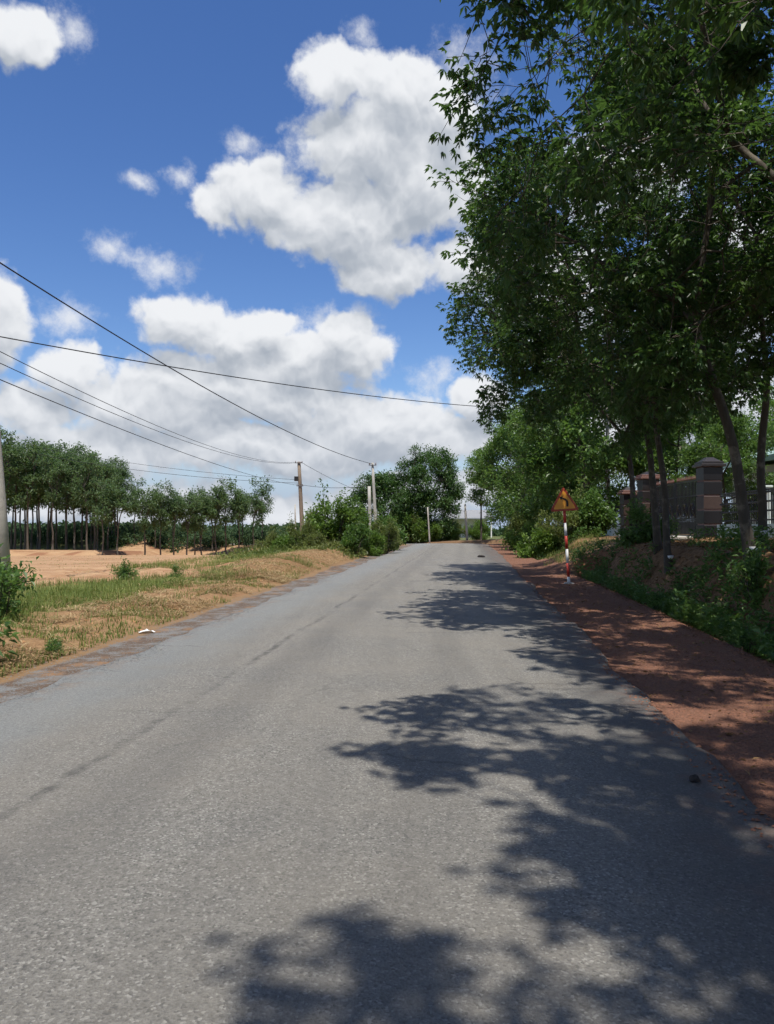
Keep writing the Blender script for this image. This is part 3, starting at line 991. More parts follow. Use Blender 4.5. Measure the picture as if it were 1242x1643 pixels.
# white latex cups tied to the trunks
def tapping_cup(x, y, h, label):
    m = MB()
    prof = ((0.030, 0.0), (0.062, 0.035), (0.078, 0.085), (0.070, 0.085), (0.055, 0.04), (0.02, 0.012))
    n = 14
    vs = [(r * math.cos(2 * math.pi * k / n), r * math.sin(2 * math.pi * k / n), z) for r, z in prof for k in range(n)]
    fs = [(i * n + k, i * n + (k + 1) % n, (i + 1) * n + (k + 1) % n, (i + 1) * n + k) for i in range(len(prof) - 1) for k in range(n)]
    m.add(vs, fs + [tuple(range(n - 1, -1, -1)), tuple((len(prof) - 1) * n + k for k in range(n))])
    o = m.build('tapping_cup', M['cup'], None, True, (x, y, gz(x, y) + h))
    tag(o, label, 'cup', 'latex cups on the rubber trunks')
    w = MB()
    w.tube([(0.075 * math.cos(a), 0.075 * math.sin(a), 0.075) for a in np.linspace(0, math.pi * 2, 15)], 0.004, 4)
    w.build('wire_loop', M['steel'], o)


tapping_cup(6.78, 14.28, 0.20, 'white latex cup on the leaning trunk nearest the pale fence')
tapping_cup(8.20, 16.80, 0.36, 'white latex cup on the trunk with forked stems by the fence')
tapping_cup(7.27, 19.80, 0.32, 'white latex cup on the slender trunk before the iron gate')

# ------------------------------------------------------------------ trees further along the right side
mid_a = make_tree('mid_a', 21, [(0, 0, 0), (0.1, 0, 1.4), (0.15, 0.1, 2.6)], 0.17, (0, 0, 5.6), (4.0, 4.0, 5.0), 1300, 46, 1.15, (0.25, 0.12), (M['bark'], M['leaf_mid']), 'broad', 0.55, per=15)
mid_b = make_tree('mid_b', 22, [(0, 0, 0), (-0.1, 0.1, 1.5), (-0.1, 0.2, 2.8)], 0.18, (0, 0, 6.0), (4.2, 4.1, 5.2), 1300, 40, 1.3, (0.25, 0.12), (M['bark'], M['leaf_mid']), 'broad', 0.5, per=15)
mid_s = make_tree('mid_s', 23, [(0, 0, 0), (0.1, 0, 3.0), (0.0, 0.1, 5.6)], 0.16, (0.2, 0, 9.2), (2.3, 2.3, 4.9), 620, 30, 0.85, (0.28, 0.13), (M['bark'], M['leaf_mid']), 'broad', 0.3, per=12)
for mesh, x, y, rz, sc, lab in (
        (mid_a, 11.3, 44.0, 0.4, 1.02, 'bushy sunlit tree just past the driveway on the bank'),
        (mid_b, 12.2, 51.5, 1.7, 1.02, 'bright green tree behind the warning sign, second past the driveway'),
        (mid_a, 12.6, 60.0, 3.1, 1.04, 'leafy tree on the right verge, third past the driveway'),
        (mid_b, 13.3, 70.5, 0.2, 1.08, 'tall green tree on the right verge where the road bends'),
        (mid_s, 11.8, 97.0, 0.0, 0.82, 'slender tall tree with bare lower trunk at the bend'),
        (mid_b, 14.4, 86.0, 2.2, 1.25, 'tallest tree of the right verge mass, beyond the bend')):
    plant('roadside_tree', mesh, (x, y), lab, 'tree', rz, sc, 'trees along the right verge')
# orchard behind the fence
for mesh, x, y, rz, sc, lab in (
        (mid_b, 16.2, 43.0, 0.9, 0.80, 'yellow-green garden tree behind the iron gate'),
        (mid_a, 21.0, 52.0, 2.0, 0.85, 'garden tree farther behind the fence, left of the house'),
        (mid_a, 14.9, 33.8, 1.1, 0.52, 'small garden tree beside the house with the pale green eave'),
        (mid_b, 23.0, 42.5, 2.8, 0.85, 'garden tree rising behind the house with the pale green eave'),
        (mid_a, 19.0, 28.0, 0.3, 0.62, 'garden tree inside the fence in front of the house')):
    plant('garden_tree', mesh, (x, y), lab, 'tree', rz, sc, 'garden trees behind the fence')

# ------------------------------------------------------------------ two broad trees beyond the bend
cen_a = make_tree('centre_a', 31, [(0, 0, 0), (0.1, 0, 0.9), (0.1, 0, 1.8)], 0.26, (0, 0, 6.7), (4.7, 4.6, 6.6), 2400, 150, 1.2, (0.32, 0.16), (M['bark'], M['leaf_centre']), 'broad', 0.55, per=14)
cen_b = make_tree('centre_b', 32, [(0, 0, 0), (-0.1, 0, 1.2), (-0.2, 0, 2.2)], 0.22, (0, 0, 5.0), (4.8, 4.4, 5.1), 1800, 120, 1.15, (0.32, 0.16), (M['bark'], M['leaf_centre']), 'broad', 0.55, per=14)
plant('broadleaf_tree', cen_a, (5.6, 104.0), 'tallest dark green tree standing at the outside of the bend', 'tree', 0.3, 0.98, 'broad trees at the outside of the bend')
plant('broadleaf_tree', cen_b, (-0.6, 103.0), 'lower rounded dark tree behind the two pale poles', 'tree', 1.2, 1.0, 'broad trees at the outside of the bend')

# ------------------------------------------------------------------ rubber plantation on the left
tall = [make_tree('tall_%d' % i, 41 + i, [(0, 0, 0), (0.1, 0, 2.6), (0.05 * i, 0.1, 5.0)], 0.13, (0, 0, 9.0), (2.0, 2.0, 3.9), 300, 24, 0.7, (0.30, 0.15), (M['bark_far'], M['leaf_far']), 'broad', 0.3, per=10) for i in range(3)]
young = [make_tree('young_%d' % i, 51 + i, [(0, 0, 0), (0.06, 0, 1.6), (0.0, 0.05 * i, 3.1)], 0.10, (0, 0, 5.7), (1.6, 1.6, 2.4), 210, 17, 0.55, (0.27, 0.125), (M['bark_far'], M['leaf_far']), 'broad', 0.3, per=10) for i in range(3)]
rg = np.random.default_rng(5)
n = 0
for row in range(6):
    for c in range(8):
        x = -32.2 - 2.9 * c + rg.uniform(-0.4, 0.4) - row * 0.55
        y = 82.0 + row * 3.6 + rg.uniform(-0.5, 0.5)
        if (x / y) < -0.515:
            continue
        taper = 1.0 - 0.12 * (c == 0) - 0.05 * (c == 1)
        plant('plantation_tree', tall[n % 3], (x, y), ('front-row tree of the dense plantation block, %s from its open end' % ('first second third fourth fifth sixth seventh eighth'.split()[c]) if row == 0 else 'tall thin-trunked rubber tree inside the dense plantation block'), 'tree', rg.uniform(0, 6.28), (taper * rg.uniform(0.92, 1.06)), 'dense plantation block')
        n += 1
ORD = ('first', 'second', 'third', 'fourth', 'fifth', 'sixth', 'seventh', 'eighth', 'ninth', 'tenth', 'eleventh', 'twelfth', 'thirteenth', 'fourteenth', 'fifteenth')
rowx = (165, 190, 232, 258, 279, 301, 313, 324, 346, 362, 384, 407)
for i, px in enumerate(rowx):
    d = 78 + i * 1.3
    x = (px - 621) / 1238 * d
    plant('young_rubber_tree', young[i % 3], (x, d), 'slim rubber tree, %s from the dense block, in the open row across the field' % ORD[i], 'tree', rg.uniform(0, 6.28), rg.uniform(0.86, 1.10), 'row of rubber trees across the field')
for i in range(9):
    d = 93 + rg.uniform(0, 6)
    x = (150 + 33 * i + rg.uniform(-8, 8) - 621) / 1238 * d
    plant('young_rubber_tree', young[(i + 1) % 3], (x, d), 'rubber tree standing behind the open row across the field', 'tree', rg.uniform(0, 6.28), rg.uniform(0.9, 1.05), 'rubber trees behind the open row')

# low thicket behind the rows, and the far wooded horizon
def leaf_bank(name, P, L, W, per, spread, mat, seed):
    rng = np.random.default_rng(seed)
    k = np.repeat(np.arange(len(P)), per)
    Q = P[k] + rng.normal(0, 1, (len(k), 3)) * np.array(spread)
    ln = L * rng.uniform(0.7, 1.3, len(k))
    V, T = leaflets(Q, rng.normal(0, 1, (len(k), 3)) + np.array([0, 0, 0.4]), ln, ln * (W / L), rng)
    tint = np.repeat(np.clip(rng.random(len(P))[k] * 0.6 + rng.random(len(k)) * 0.4, 0, 1), 4)
    return mesh_np(name, V, tris=T, mat=mat, tint=tint)


rg = np.random.default_rng(15)
x = rg.uniform(-66, -7, 1300)
y = 100 + rg.uniform(0, 9, 1300) + 2 * np.sin(x * 0.2)
y = np.where((x > -36) & (rg.random(1300) < 0.4), 94.5 + rg.uniform(0, 4, 1300), y)
h = (0.7 + 1.3 * vn(x, y, 0.25, 3)) * rg.random(1300) ** 0.6
P = np.stack([x, y, terrain(x, y) + h], 1)
tag(link('undergrowth', leaf_bank('undergrowth', P, 0.45, 0.24, 16, (0.5, 0.5, 0.28), M['treeline'], 16)), 'dark low thicket behind the rows of rubber trees', 'thicket', kind='stuff')
x = rg.uniform(-330, 260, 3200)
y = 300 + rg.uniform(0, 40, 3200) + 25 * np.sin(x * 0.011)
h = (2.6 + 3.6 * fbm(x, y, 0.05, 3)) * rg.random(3200) ** 0.5
P = np.stack([x, y, terrain(x, y) + h], 1)
tag(link('far_treeline', leaf_bank('far_treeline', P, 2.0, 1.2, 12, (1.9, 1.9, 0.6), M['treeline'], 17)), 'far wooded horizon beyond the field', 'woodland', kind='stuff')

# ------------------------------------------------------------------ shrubs
def make_shrub(key, seed, rad, h, npts, leaf, per, mat, nl=14):
    rng = np.random.default_rng(seed)
    pts = lobe_points(npts, (0, 0, h * 0.55), (rad, rad, h * 0.5), nl, rad * 0.36, rng, 0.4)
    an = np.arctan2(pts[:, 1], pts[:, 0])
    ph = rng.uniform(0, 6.28, 3)
    k = 1 + 0.22 * np.sin(an * 2 + ph[0]) + 0.16 * np.sin(an * 5 + ph[1])
    pts[:, :2] *= k[:, None]
    pts[:, 2] *= 1 + 0.18 * np.sin(an * 3 + ph[2])
    sh_ = rng.random(npts) < 0.07
    pts[sh_] *= np.stack([rng.uniform(0.9, 1.1, sh_.sum()), rng.uniform(0.9, 1.1, sh_.sum()), rng.uniform(1.1, 1.45, sh_.sum())], 1)
    pts[:, 2] = np.maximum(pts[:, 2], 0.08)
    segs = []
    nst = 5
    lab = rng.integers(0, nst, npts)
    ang = np.arctan2(pts[:, 1], pts[:, 0])
    lab = ((ang + np.pi) / (2 * np.pi) * nst).astype(int) % nst
    tips = np.zeros((npts, 3))
    for s_ in range(nst):
        idx = np.where(lab == s_)[0]
        if len(idx) < 2:
            continue
        a = (s_ + 0.5) / nst * 2 * np.pi - np.pi
        sg, tp = branches(pts[idx], (0.1 * math.cos(a), 0.1 * math.sin(a), 0.0), 0.03 * max(0.5, rad), rng, 0.4, 0.05, 0.004)
        segs += sg
        tips[idx] = tp
    V, Q = tube_mesh(segs)
    a = mesh_np(key + '_stems', V, quads=Q, mat=M['bark'])
    k = np.repeat(np.arange(npts), per)
    L, W = leaf
    P = pts[k] + rng.normal(0, L * 0.7, (len(k), 3))
    P[:, 2] = np.maximum(P[:, 2], 0.03)
    ln = L * rng.uniform(0.65, 1.3, len(k))
    V, T = leaflets(P, tips[k] * 0.5 + rng.normal(0, 0.75, (len(k), 3)) + np.array([0, 0, 0.25]), ln, ln * (W / L), rng)
    tint = np.repeat(np.clip(rng.random(npts)[k] * 0.6 + rng.random(len(k)) * 0.4, 0, 1), 4)
    return a, mesh_np(key + '_foliage', V, tris=T, mat=mat, tint=tint)


SP = ('stems', 'foliage')
shr = [make_shrub('shrub_%d' % i, 61 + i, 1.5, 2.0 + 0.3 * i, 520, ((0.20, 0.085), (0.17, 0.06), (0.23, 0.11))[i], 13, M[('leaf_bush', 'leaf_olive', 'leaf_mid')[i]]) for i in range(3)]
sapl = make_shrub('sapling', 65, 1.6, 3.3, 620, (0.22, 0.10), 13, M['leaf_bush'], 18)
for mesh, x, y, rz, sc, lab in (
        (sapl, -2.8, 42.0, 0.0, 0.86, 'tallest bright bush of the thicket before the leaning poles'),
        (shr[0], -5.6, 40.5, 1.0, 0.52, 'low bright bush at the field end of the roadside thicket'),
        (shr[1], -4.3, 39.5, 2.0, 0.60, 'rounded bush below the tallest bush, toward the field'),
        (shr[2], -1.6, 39.2, 0.5, 0.55, 'bush directly below the tallest bush, nearest the road'),
        (shr[0], -0.9, 43.5, 3.0, 0.66, 'bright bush at the foot of the two pale poles'),
        (shr[1], -0.1, 47.0, 4.0, 0.74, 'yellow-green bush at the road end of the thicket'),
        (shr[2], -2.9, 48.0, 4.7, 0.7, 'bush behind the tallest bush in the roadside thicket'),
        (shr[0], -5.2, 47.5, 5.2, 0.62, 'bush at the foot of the dark wooden pole'),
        (shr[1], -7.0, 46.0, 0.2, 0.46, 'smallest bush at the edge of the bare field'),
        (shr[2], 0.2, 53.0, 2.5, 0.8, 'bush at the inside of the bend')):
    plant('roadside_bush', mesh, (x, y), lab, 'bush', rz, sc, 'bushes of the thicket left of the road', SP)
for mesh, x, y, rz, sc, lab in (
        (shr[1], 9.3, 39.4, 0.3, 0.95, 'bright leafy bush behind the warning sign'),
        (shr[0], 8.0, 41.0, 1.3, 0.90, 'light green bush left of the warning sign post'),
        (shr[2], 10.4, 38.9, 2.3, 0.80, 'leafy bush between the warning sign and the far fence'),
        (shr[0], 8.7, 46.0, 3.3, 0.95, 'bush on the right verge under the trees'),
        (shr[1], 9.6, 53.5, 4.3, 0.95, 'bush deeper along the right verge under the trees'),
        (shr[2], 10.8, 63.0, 5.3, 1.0, 'dark bush on the right verge close to the bend'),
        (shr[0], 8.1, 106.0, 0.7, 1.05, 'bright shrub in front of the far white house'),
        (shr[1], 9.4, 108.0, 1.7, 0.95, 'yellow-green shrub beside the far white pole'),
        (shr[2], 6.6, 108.0, 2.7, 0.95, 'shrub at the foot of the tallest dark tree'),
        (shr[0], 12.8, 108.0, 3.1, 1.3, 'shrub between the far pole and the slender tree'),
        (shr[2], 1.2, 100.5, 0.1, 1.5, 'large dark shrub beneath the lower rounded tree'),
        (shr[0], 5.0, 100.8, 5.9, 1.4, 'large shrub before the trunk of the tallest dark tree'),
        (shr[1], 3.3, 101.0, 3.7, 1.2, 'dark shrub beneath the two broad trees')):
    plant('verge_bush', mesh, (x, y), lab, 'bush', rz, sc, None, SP)

# weeds near the camera
weed = [make_shrub('weed_%d' % i, 71 + i, 0.55, 0.75 + 0.1 * i, 150, (0.13, 0.055), 7, M['leaf_weed'], 8) for i in range(3)]
for mesh, x, y, rz, sc, lab in (
        (weed[0], -4.95, 8.6, 0.4, 1.0, 'dark leafy weed clump at the left picture edge, nearest the road'),
        (weed[1], -5.6, 9.7, 1.4, 1.0, 'leafy weed clump behind the nearest clump at the left edge'),
        (weed[2], -6.3, 12.6, 2.4, 0.95, 'green weed in front of the foot of the near concrete pole'),
        (weed[1], -7.0, 13.8, 2.0, 0.95, 'broad weed left of the foot of the near concrete pole'),
        (weed[0], -7.5, 22.2, 0.9, 0.62, 'small upright weed at the far rim of the grass strip'),
        (weed[2], -6.3, 23.0, 3.4, 0.42, 'low weed at the field edge, beside the small upright weed'),
        (weed[1], -4.25, 9.9, 4.0, 0.24, 'tiny green weed in the straw by the road')):
    plant('weed_clump', mesh, (x, y), lab, 'weed', rz, sc, None, SP)
for mesh, x, y, rz, sc, lab in (
        (weed[2], 6.35, 13.2, 0.0, 0.8, 'bright sunlit leafy plant before the leaning trunk'),
        (weed[0], 5.80, 12.9, 1.0, 0.55, 'leafy weed left of the bright plant on the bank'),
        (weed[1], 6.35, 17.4, 2.0, 0.6, 'weed on the bank before the slender trunk'),
        (weed[0], 6.40, 19.6, 3.0, 0.6, 'weed clump on the ditch bank behind the sign'),
        (weed[2], 8.1, 25.6, 4.0, 1.3, 'large dark bush on the bank at the start of the driveway'),
        (weed[1], 9.0, 25.4, 0.7, 0.9, 'dark shrub under the tree by the driveway'),
        (weed[0], 5.35, 9.6, 5.0, 0.6, 'dark weed clump deep in the ditch, close to the camera'),
        (weed[1], 5.95, 10.4, 0.5, 0.65, 'leafy weed climbing the near bank'),
        (weed[2], 5.25, 11.2, 1.5, 0.5, 'weed at the rim of the red shoulder'),
        (weed[0], 5.75, 14.6, 2.6, 0.55, 'low weed in the ditch halfway to the sign')):
    plant('bank_weed', mesh, (x, y), lab, 'weed', rz, sc, 'weeds on the right bank', SP)

# ------------------------------------------------------------------ grass, straw, litter, gravel
def blade_mesh(name, P, H, W, lean, mat, rng, flat=False):
    n = len(P)
    a = rng.uniform(0, 2 * np.pi, n)
    d = np.stack([np.cos(a), np.sin(a), np.zeros(n)], 1)
    sd = np.stack([-np.sin(a), np.cos(a), np.zeros(n)], 1)
    up = np.array([0, 0, 1.0])
    H = H[:, None]
    if flat:
        up = np.array([0, 0, 0.35]) * rng.uniform(0.0, 1.0, (n, 1))
    m = P + up * H * 0.55 + d * H * lean[:, None] * 0.35
    tip = P + up * H * (0.5 if flat else 1.0) + d * H * lean[:, None]
    w = np.full((n, 1), W) * rng.uniform(0.6, 1.3, (n, 1))
    V = np.stack([P - sd * w, P + sd * w, m - sd * w * 0.8, m + sd * w * 0.8, tip], 1)
    b = np.arange(n)[:, None] * 5
    T = np.concatenate([b + np.array(t) for t in ((0, 1, 3), (0, 3, 2), (2, 3, 4))])
    tint = np.repeat(np.clip(fbm(P[:, 0], P[:, 1], 0.8, 20) * 0.7 - 0.1 + rng.random(n) * 0.55, 0, 1), 5)
    return mesh_np(name, V.reshape(-1, 3), tris=T, mat=mat, tint=tint)


def scatter_left(n, e0, e1, y0, y1, rng, keep=None):
    """random spots left of the road between e0 and e1 from its edge, denser toward the camera"""
    y = y0 + (y1 - y0) * rng.random(n) ** 1.7
    e = rng.uniform(e0, e1, n)
    x = (-1.24 + 0.1 * y) - (half_w(y) + e) * 1.005
    y = y + (half_w(y) + e) * 0.0995
    if keep is not None:
        k = keep(x, y, e)
        x, y = x[k], y[k]
    return np.stack([x, y, terrain(x, y)], 1)


rg = np.random.default_rng(81)
P = scatter_left(90000, 1.4, 9.5, 6, 27, rg, lambda x, y, e: (fbm(x, y, 0.9, 31) * 1.1 + 0.45 * ss(e, 1.8, 3.4) > 0.72 + 0.34 * rg.random(len(x))) & (y - 25 + 2.0 * (e - 3.7) + (fbm(x, y, 0.5, 4) - 0.5) * 3.5 < 0.8 * rg.random(len(x))))
P2 = scatter_left(30000, 0.75, 3.5, 5, 30, rg, lambda x, y, e: fbm(x, y, 1.1, 35) > 0.55)
P3 = scatter_left(16000, 1.0, 9.0, 27, 60, rg, lambda x, y, e: fbm(x, y, 0.4, 33) > 0.42 + 0.2 * (e < 2.8))
P4y = rg.uniform(30, 52, 9000)
P4e = rg.uniform(1.2, 4.2, 9000)
P4x = (-1.24 + 0.1 * P4y) + half_w(P4y) + P4e
k = fbm(P4x, P4y, 0.6, 51) > 0.40 + 0.25 * (P4e < 1.7)
P4 = np.stack([P4x[k], P4y[k], terrain(P4x[k], P4y[k])], 1)
P5 = scatter_left(26000, 7.0, 34.0, 14, 74, rg, lambda x, y, e: (fbm(x, y, 0.33, 61) > 0.60) & (vn(x, y, 2.3, 63) > 0.55))
P = np.concatenate([P4, P, P2, P3, P5])
hh = rg.uniform(0.06, 0.22, len(P))
nn = len(P) - len(P5) - len(P3)
hh[nn - len(P2):nn] *= 0.45
hh[len(P) - len(P5):] *= 0.4
hh[:len(P4)] *= 1.3
tag(link('grass', blade_mesh('grass', P, hh, 0.006 + 0.0, rg.uniform(0.1, 0.9, len(P)), M['grass_green'], rg)), 'green grass of the verges, thickest in the strip before the bare field', 'grass', kind='stuff')
P = scatter_left(60000, 0.8, 4.6, 4, 24, rg, lambda x, y, e: (e < 2.4 + 1.8 * rg.random(len(x))) & (fbm(x, y, 1.3, 37) > 0.44 + 0.12 * rg.random(len(x))))
P2 = scatter_left(14000, 0.8, 3.6, 22, 44, rg)
P = np.concatenate([P, P2])
P[:, 2] += rg.uniform(0, 0.05, len(P))
tag(link('dry_grass', blade_mesh('dry_grass', P, rg.uniform(0.10, 0.32, len(P)), 0.007, rg.uniform(0.4, 1.0, len(P)), M['grass_dry'], rg, True)), 'mown dry straw lying along the left verge', 'straw', kind='stuff')


def scatter_right(n, e0, e1, y0, y1, rng, keep=None, power=1.5):
    y = y0 + (y1 - y0) * rng.random(n) ** power
    e = rng.uniform(e0, e1, n)
    x = (-1.24 + 0.1 * y) + (half_w(y) + e) * 1.005
    y = y - (half_w(y) + e) * 0.0995
    if keep is not None:
        k = keep(x, y, e)
        x, y = x[k], y[k]
    return np.stack([x, y, terrain(x, y)], 1)


x = rg.uniform(-8.0, 0.6, 900)
y = rg.uniform(36.5, 55, 900)
lt, sq = road_frame(x, y)
k = np.abs(lt) > half_w(sq) + 0.7
P = np.stack([x[k], y[k], terrain(x[k], y[k])], 1)
k = np.repeat(np.arange(len(P)), 16)
a = rg.uniform(0, 2 * np.pi, len(k))
D = np.stack([np.cos(a), np.sin(a), rg.uniform(0.3, 2.2, len(k))], 1)
Q = P[k] + np.stack([rg.normal(0, 0.16, len(k)), rg.normal(0, 0.16, len(k)), rg.uniform(0.0, 0.55, len(k)) * rg.random(len(P))[k]], 1)
ln = rg.uniform(0.10, 0.26, len(k))
V, T = leaflets(Q, D, ln, ln * 0.3, rg)
tag(link('scrub', mesh_np('scrub', V, tris=T, mat=M['leaf_olive'], tint=np.repeat(np.clip(rg.random(len(P))[k] * 0.7 + rg.random(len(k)) * 0.35, 0, 1), 4))), 'low tangled scrub between the bushes left of the road', 'scrub', kind='stuff')
# ditch and bank herbs
P = scatter_right(3600, 1.95, 4.8, 6, 30, rg, lambda x, y, e: fbm(x, y, 0.9, 41) + 0.28 * np.exp(-((e - 2.5) / 0.6) ** 2) > 0.58 + 0.12 * rg.random(len(x)))
P2 = scatter_right(700, 1.7, 4.5, 38, 75, rg)
P = np.concatenate([P, P2])
per = 12
k = np.repeat(np.arange(len(P)), per)
a = rg.uniform(0, 2 * np.pi, len(k))
D = np.stack([np.cos(a), np.sin(a), rg.uniform(0.1, 1.4, len(k))], 1)
Q = P[k] + np.stack([rg.normal(0, 0.05, len(k)), rg.normal(0, 0.05, len(k)), rg.uniform(0.0, 0.30, len(k)) * (0.4 + fbm(P[:, 0], P[:, 1], 0.6, 44))[k] * 1.5], 1)
ln = rg.uniform(0.07, 0.17, len(k))
V, T = leaflets(Q, D, ln, ln * 0.42, rg)
tint = np.repeat(np.clip(rg.random(len(P))[k] * 0.6 + rg.random(len(k)) * 0.35, 0, 1), 4)
tag(link('weeds', mesh_np('weeds', V, tris=T, mat=M['leaf_weed'], tint=tint)), 'low leafy weeds covering the ditch beside the red shoulder', 'weeds', kind='stuff')
# fallen leaves under the rubber trees
P = scatter_right(15000, 2.0, 10.0, 2, 30, rg, lambda x, y, e: x < 12)
P2 = scatter_right(1500, 0.0, 2.0, 2.5, 34, rg)
P = np.concatenate([P, P2])
P[:, 2] += 0.012
a = rg.uniform(0, 2 * np.pi, len(P))
ln = rg.uniform(0.06, 0.15, len(P))
ln[-len(P2):] *= 0.55
V, T = leaflets(P, np.stack([np.cos(a), np.sin(a), rg.uniform(-0.1, 0.4, len(P))], 1), ln, ln * 0.42, rg, 0.2, 0.0)
tag(link('leaf_litter', mesh_np('leaf_litter', V, tris=T, mat=M['litter'], tint=np.repeat(rg.random(len(P)), 4))), 'brown fallen leaves under the rubber trees', 'leaf litter', kind='stuff')


def stones(name, P, size, mat, rng):
    base = np.array([(1, 0, 0), (-1, 0, 0), (0, 1, 0), (0, -1, 0), (0, 0, 1), (0, 0, -1)], float)
    tri = np.array([(0, 2, 4), (2, 1, 4), (1, 3, 4), (3, 0, 4), (2, 0, 5), (1, 2, 5), (3, 1, 5), (0, 3, 5)])
    n = len(P)
    a = rng.uniform(0, 2 * np.pi, n)
    c, s_ = np.cos(a), np.sin(a)
    sh = rng.uniform(0.6, 1.3, (n, 6, 1)) * base[None] * np.stack([size, size * rng.uniform(0.6, 1, n), size * rng.uniform(0.35, 0.7, n)], 1)[:, None]
    x = sh[..., 0] * c[:, None] - sh[..., 1] * s_[:, None]
    y = sh[..., 0] * s_[:, None] + sh[..., 1] * c[:, None]
    V = np.stack([x, y, sh[..., 2]], -1) + P[:, None]
    return mesh_np(name, V.reshape(-1, 3), tris=(np.arange(n)[:, None, None] * 6 + tri[None]).reshape(-1, 3), mat=mat)


P = scatter_right(34000, -0.22, 1.9, 2.0, 26, rg, lambda x, y, e: (e > 0.05) | (rg.random(len(x)) < 0.35), 1.8)
P[:, 2] = np.maximum(P[:, 2], np.where(np.abs(road_frame(P[:, 0], P[:, 1])[0]) < half_w(P[:, 1]), 0.012, -9))
tag(link('gravel', stones('gravel', P, rg.uniform(0.005, 0.019, len(P)) * (1 + (rg.random(len(P)) > 0.985) * 1.3), M['rock_red'], rg)), 'red laterite gravel of the right shoulder', 'gravel', kind='stuff')
P = scatter_left(14000, -0.55, 0.85, 2.5, 26, rg)
lt, sq = road_frame(P[:, 0], P[:, 1])
P[:, 2] = np.where(np.abs(lt) < half_w(sq), 0.012, P[:, 2])
tag(link('chippings', stones('chippings', P, rg.uniform(0.004, 0.013, len(P)), M['rock_grey'], rg)), 'loose grey chippings along the left road edge', 'gravel', kind='stuff')
P = np.concatenate([scatter_left(900, 0.8, 9.0, 5, 45, rg), scatter_left(500, 8.0, 34.0, 15, 70, rg)])
tag(link('earth_clods', stones('earth_clods', P, rg.uniform(0.01, 0.06, len(P)), M['earth_clod'], rg)), 'small clods of dry earth scattered on the left verge and field', 'clods', kind='stuff')

# ------------------------------------------------------------------ warning sign
def build_sign():
    x, y = 5.25, 22.3
    z = gz(x, y)
    o = empty('warning_sign', (x, y, z))
    tag(o, 'triangular orange road sign with black left-bend arrow on red and white post', 'road sign')
    top = Vector((-0.17, 0.0, 2.90))                 # the post leans a little toward the road
    f = lambda t: tuple(top * t)
    bands = [(0.0, 0.07, 'white_paint'), (0.07, 0.205, 'red_paint'), (0.205, 0.345, 'white_paint'), (0.345, 0.475, 'red_paint'),
             (0.475, 0.605, 'white_paint'), (0.605, 0.725, 'red_paint'), (0.725, 0.925, 'white_paint')]
    for a, b, m in bands:
        MB().tube([f(a), f(b)], 0.040 if m == 'white_paint' else 0.0412, 16).build('post_band', M[m], o, True)
    ft = MB()
    ft.tube([(0, 0, -0.05), (0, 0, 0.02), (0, 0, 0.05)], [0.17, 0.15, 0.07], 9)
    ft.build('footing', M['concrete'], o)
    # triangular plate, tilted with the post, facing the traffic
    mt = Matrix.Translation(f(0.725)) @ Matrix.Rotation(R(-3.4), 4, 'Y') @ Matrix.Rotation(R(90), 4, 'X')

    def tri(half, h, y0, rr=0.05):
        pts = []
        for i, (cx, cy) in enumerate(((-half, 0), (half, 0), (0, h))):
            a0 = (210, 330, 90)[i]
            inx, iny = (cx * (1 - rr / half * 1.2), cy + (rr * 0.9 if i < 2 else -rr * 1.8))
            for d in (-50, -25, 0, 25, 50):
                pts.append((inx + rr * math.cos(R(a0 + d)), y0 + iny + rr * math.sin(R(a0 + d))))
        return pts
    b = MB()
    b.prism(tri(0.41, 0.71, 0.0), mt @ Matrix.Translation((0, 0, 0.046)), 0.006)
    plate = b.build('plate', M['sign_red'], o)
    b = MB()
    b.prism(tri(0.315, 0.545, 0.057, 0.03), mt @ Matrix.Translation((0, 0, 0.054)), 0.003)
    b.build('face', M['sign_yellow'], plate)
    # arrow: a stem that turns to the left and ends in a head
    arrow = [(0.065, 0.10), (0.125, 0.10), (0.125, 0.235), (0.105, 0.290), (0.055, 0.330), (-0.035, 0.372), (-0.020, 0.408),
             (-0.125, 0.388), (-0.072, 0.296), (-0.055, 0.332), (0.022, 0.290), (0.055, 0.260), (0.065, 0.220)]
    b = MB()
    b.prism(arrow, mt @ Matrix.Translation((-0.01, 0.02, 0.059)), 0.002)
    b.build('arrow', M['sign_black'], plate)
    for h in (0.15, 0.45):
        MB().box(mt @ Vector((0, h, 0.035)), (0.18, 0.022, 0.03)).build('clamp', M['sign_back'], o)


build_sign()

# ------------------------------------------------------------------ poles and cables
def pole(name, base, top, r0, r1, mat, label, group=None, sides=12, arms=(), extra=None):
    z = gz(base[0], base[1])
    o = empty(name, (base[0], base[1], z))
    tag(o, label, 'utility pole', group)
    tp = Vector((top[0] - base[0], top[1] - base[1], top[2] - z))
    MB().tube([(0, 0, -0.3), tp * 0.25, tp * 0.5, tp * 0.75, tp], [r0, r0 + (r1 - r0) * .25, (r0 + r1) / 2, r0 + (r1 - r0) * .75, r1], sides).build('shaft', mat, o, sides > 4)
    for h, w in arms:
        c = tp * h
        a = MB()
        a.box(c + Vector((0, -r1 - 0.03, 0)), (w, 0.07, 0.07))
        arm = a.build('bracket', M['steel'], o)
        for sx in (-0.42, 0.42):
            MB().tube([c + Vector((sx * w, -r1 - 0.03, 0.035 + q)) for q in (0, 0.03, 0.05, 0.08, 0.1, 0.14)], [0.02, 0.045, 0.03, 0.045, 0.03, 0.02], 8).build('insulator', M['ceramic'], arm, True)
    return o, tp, z


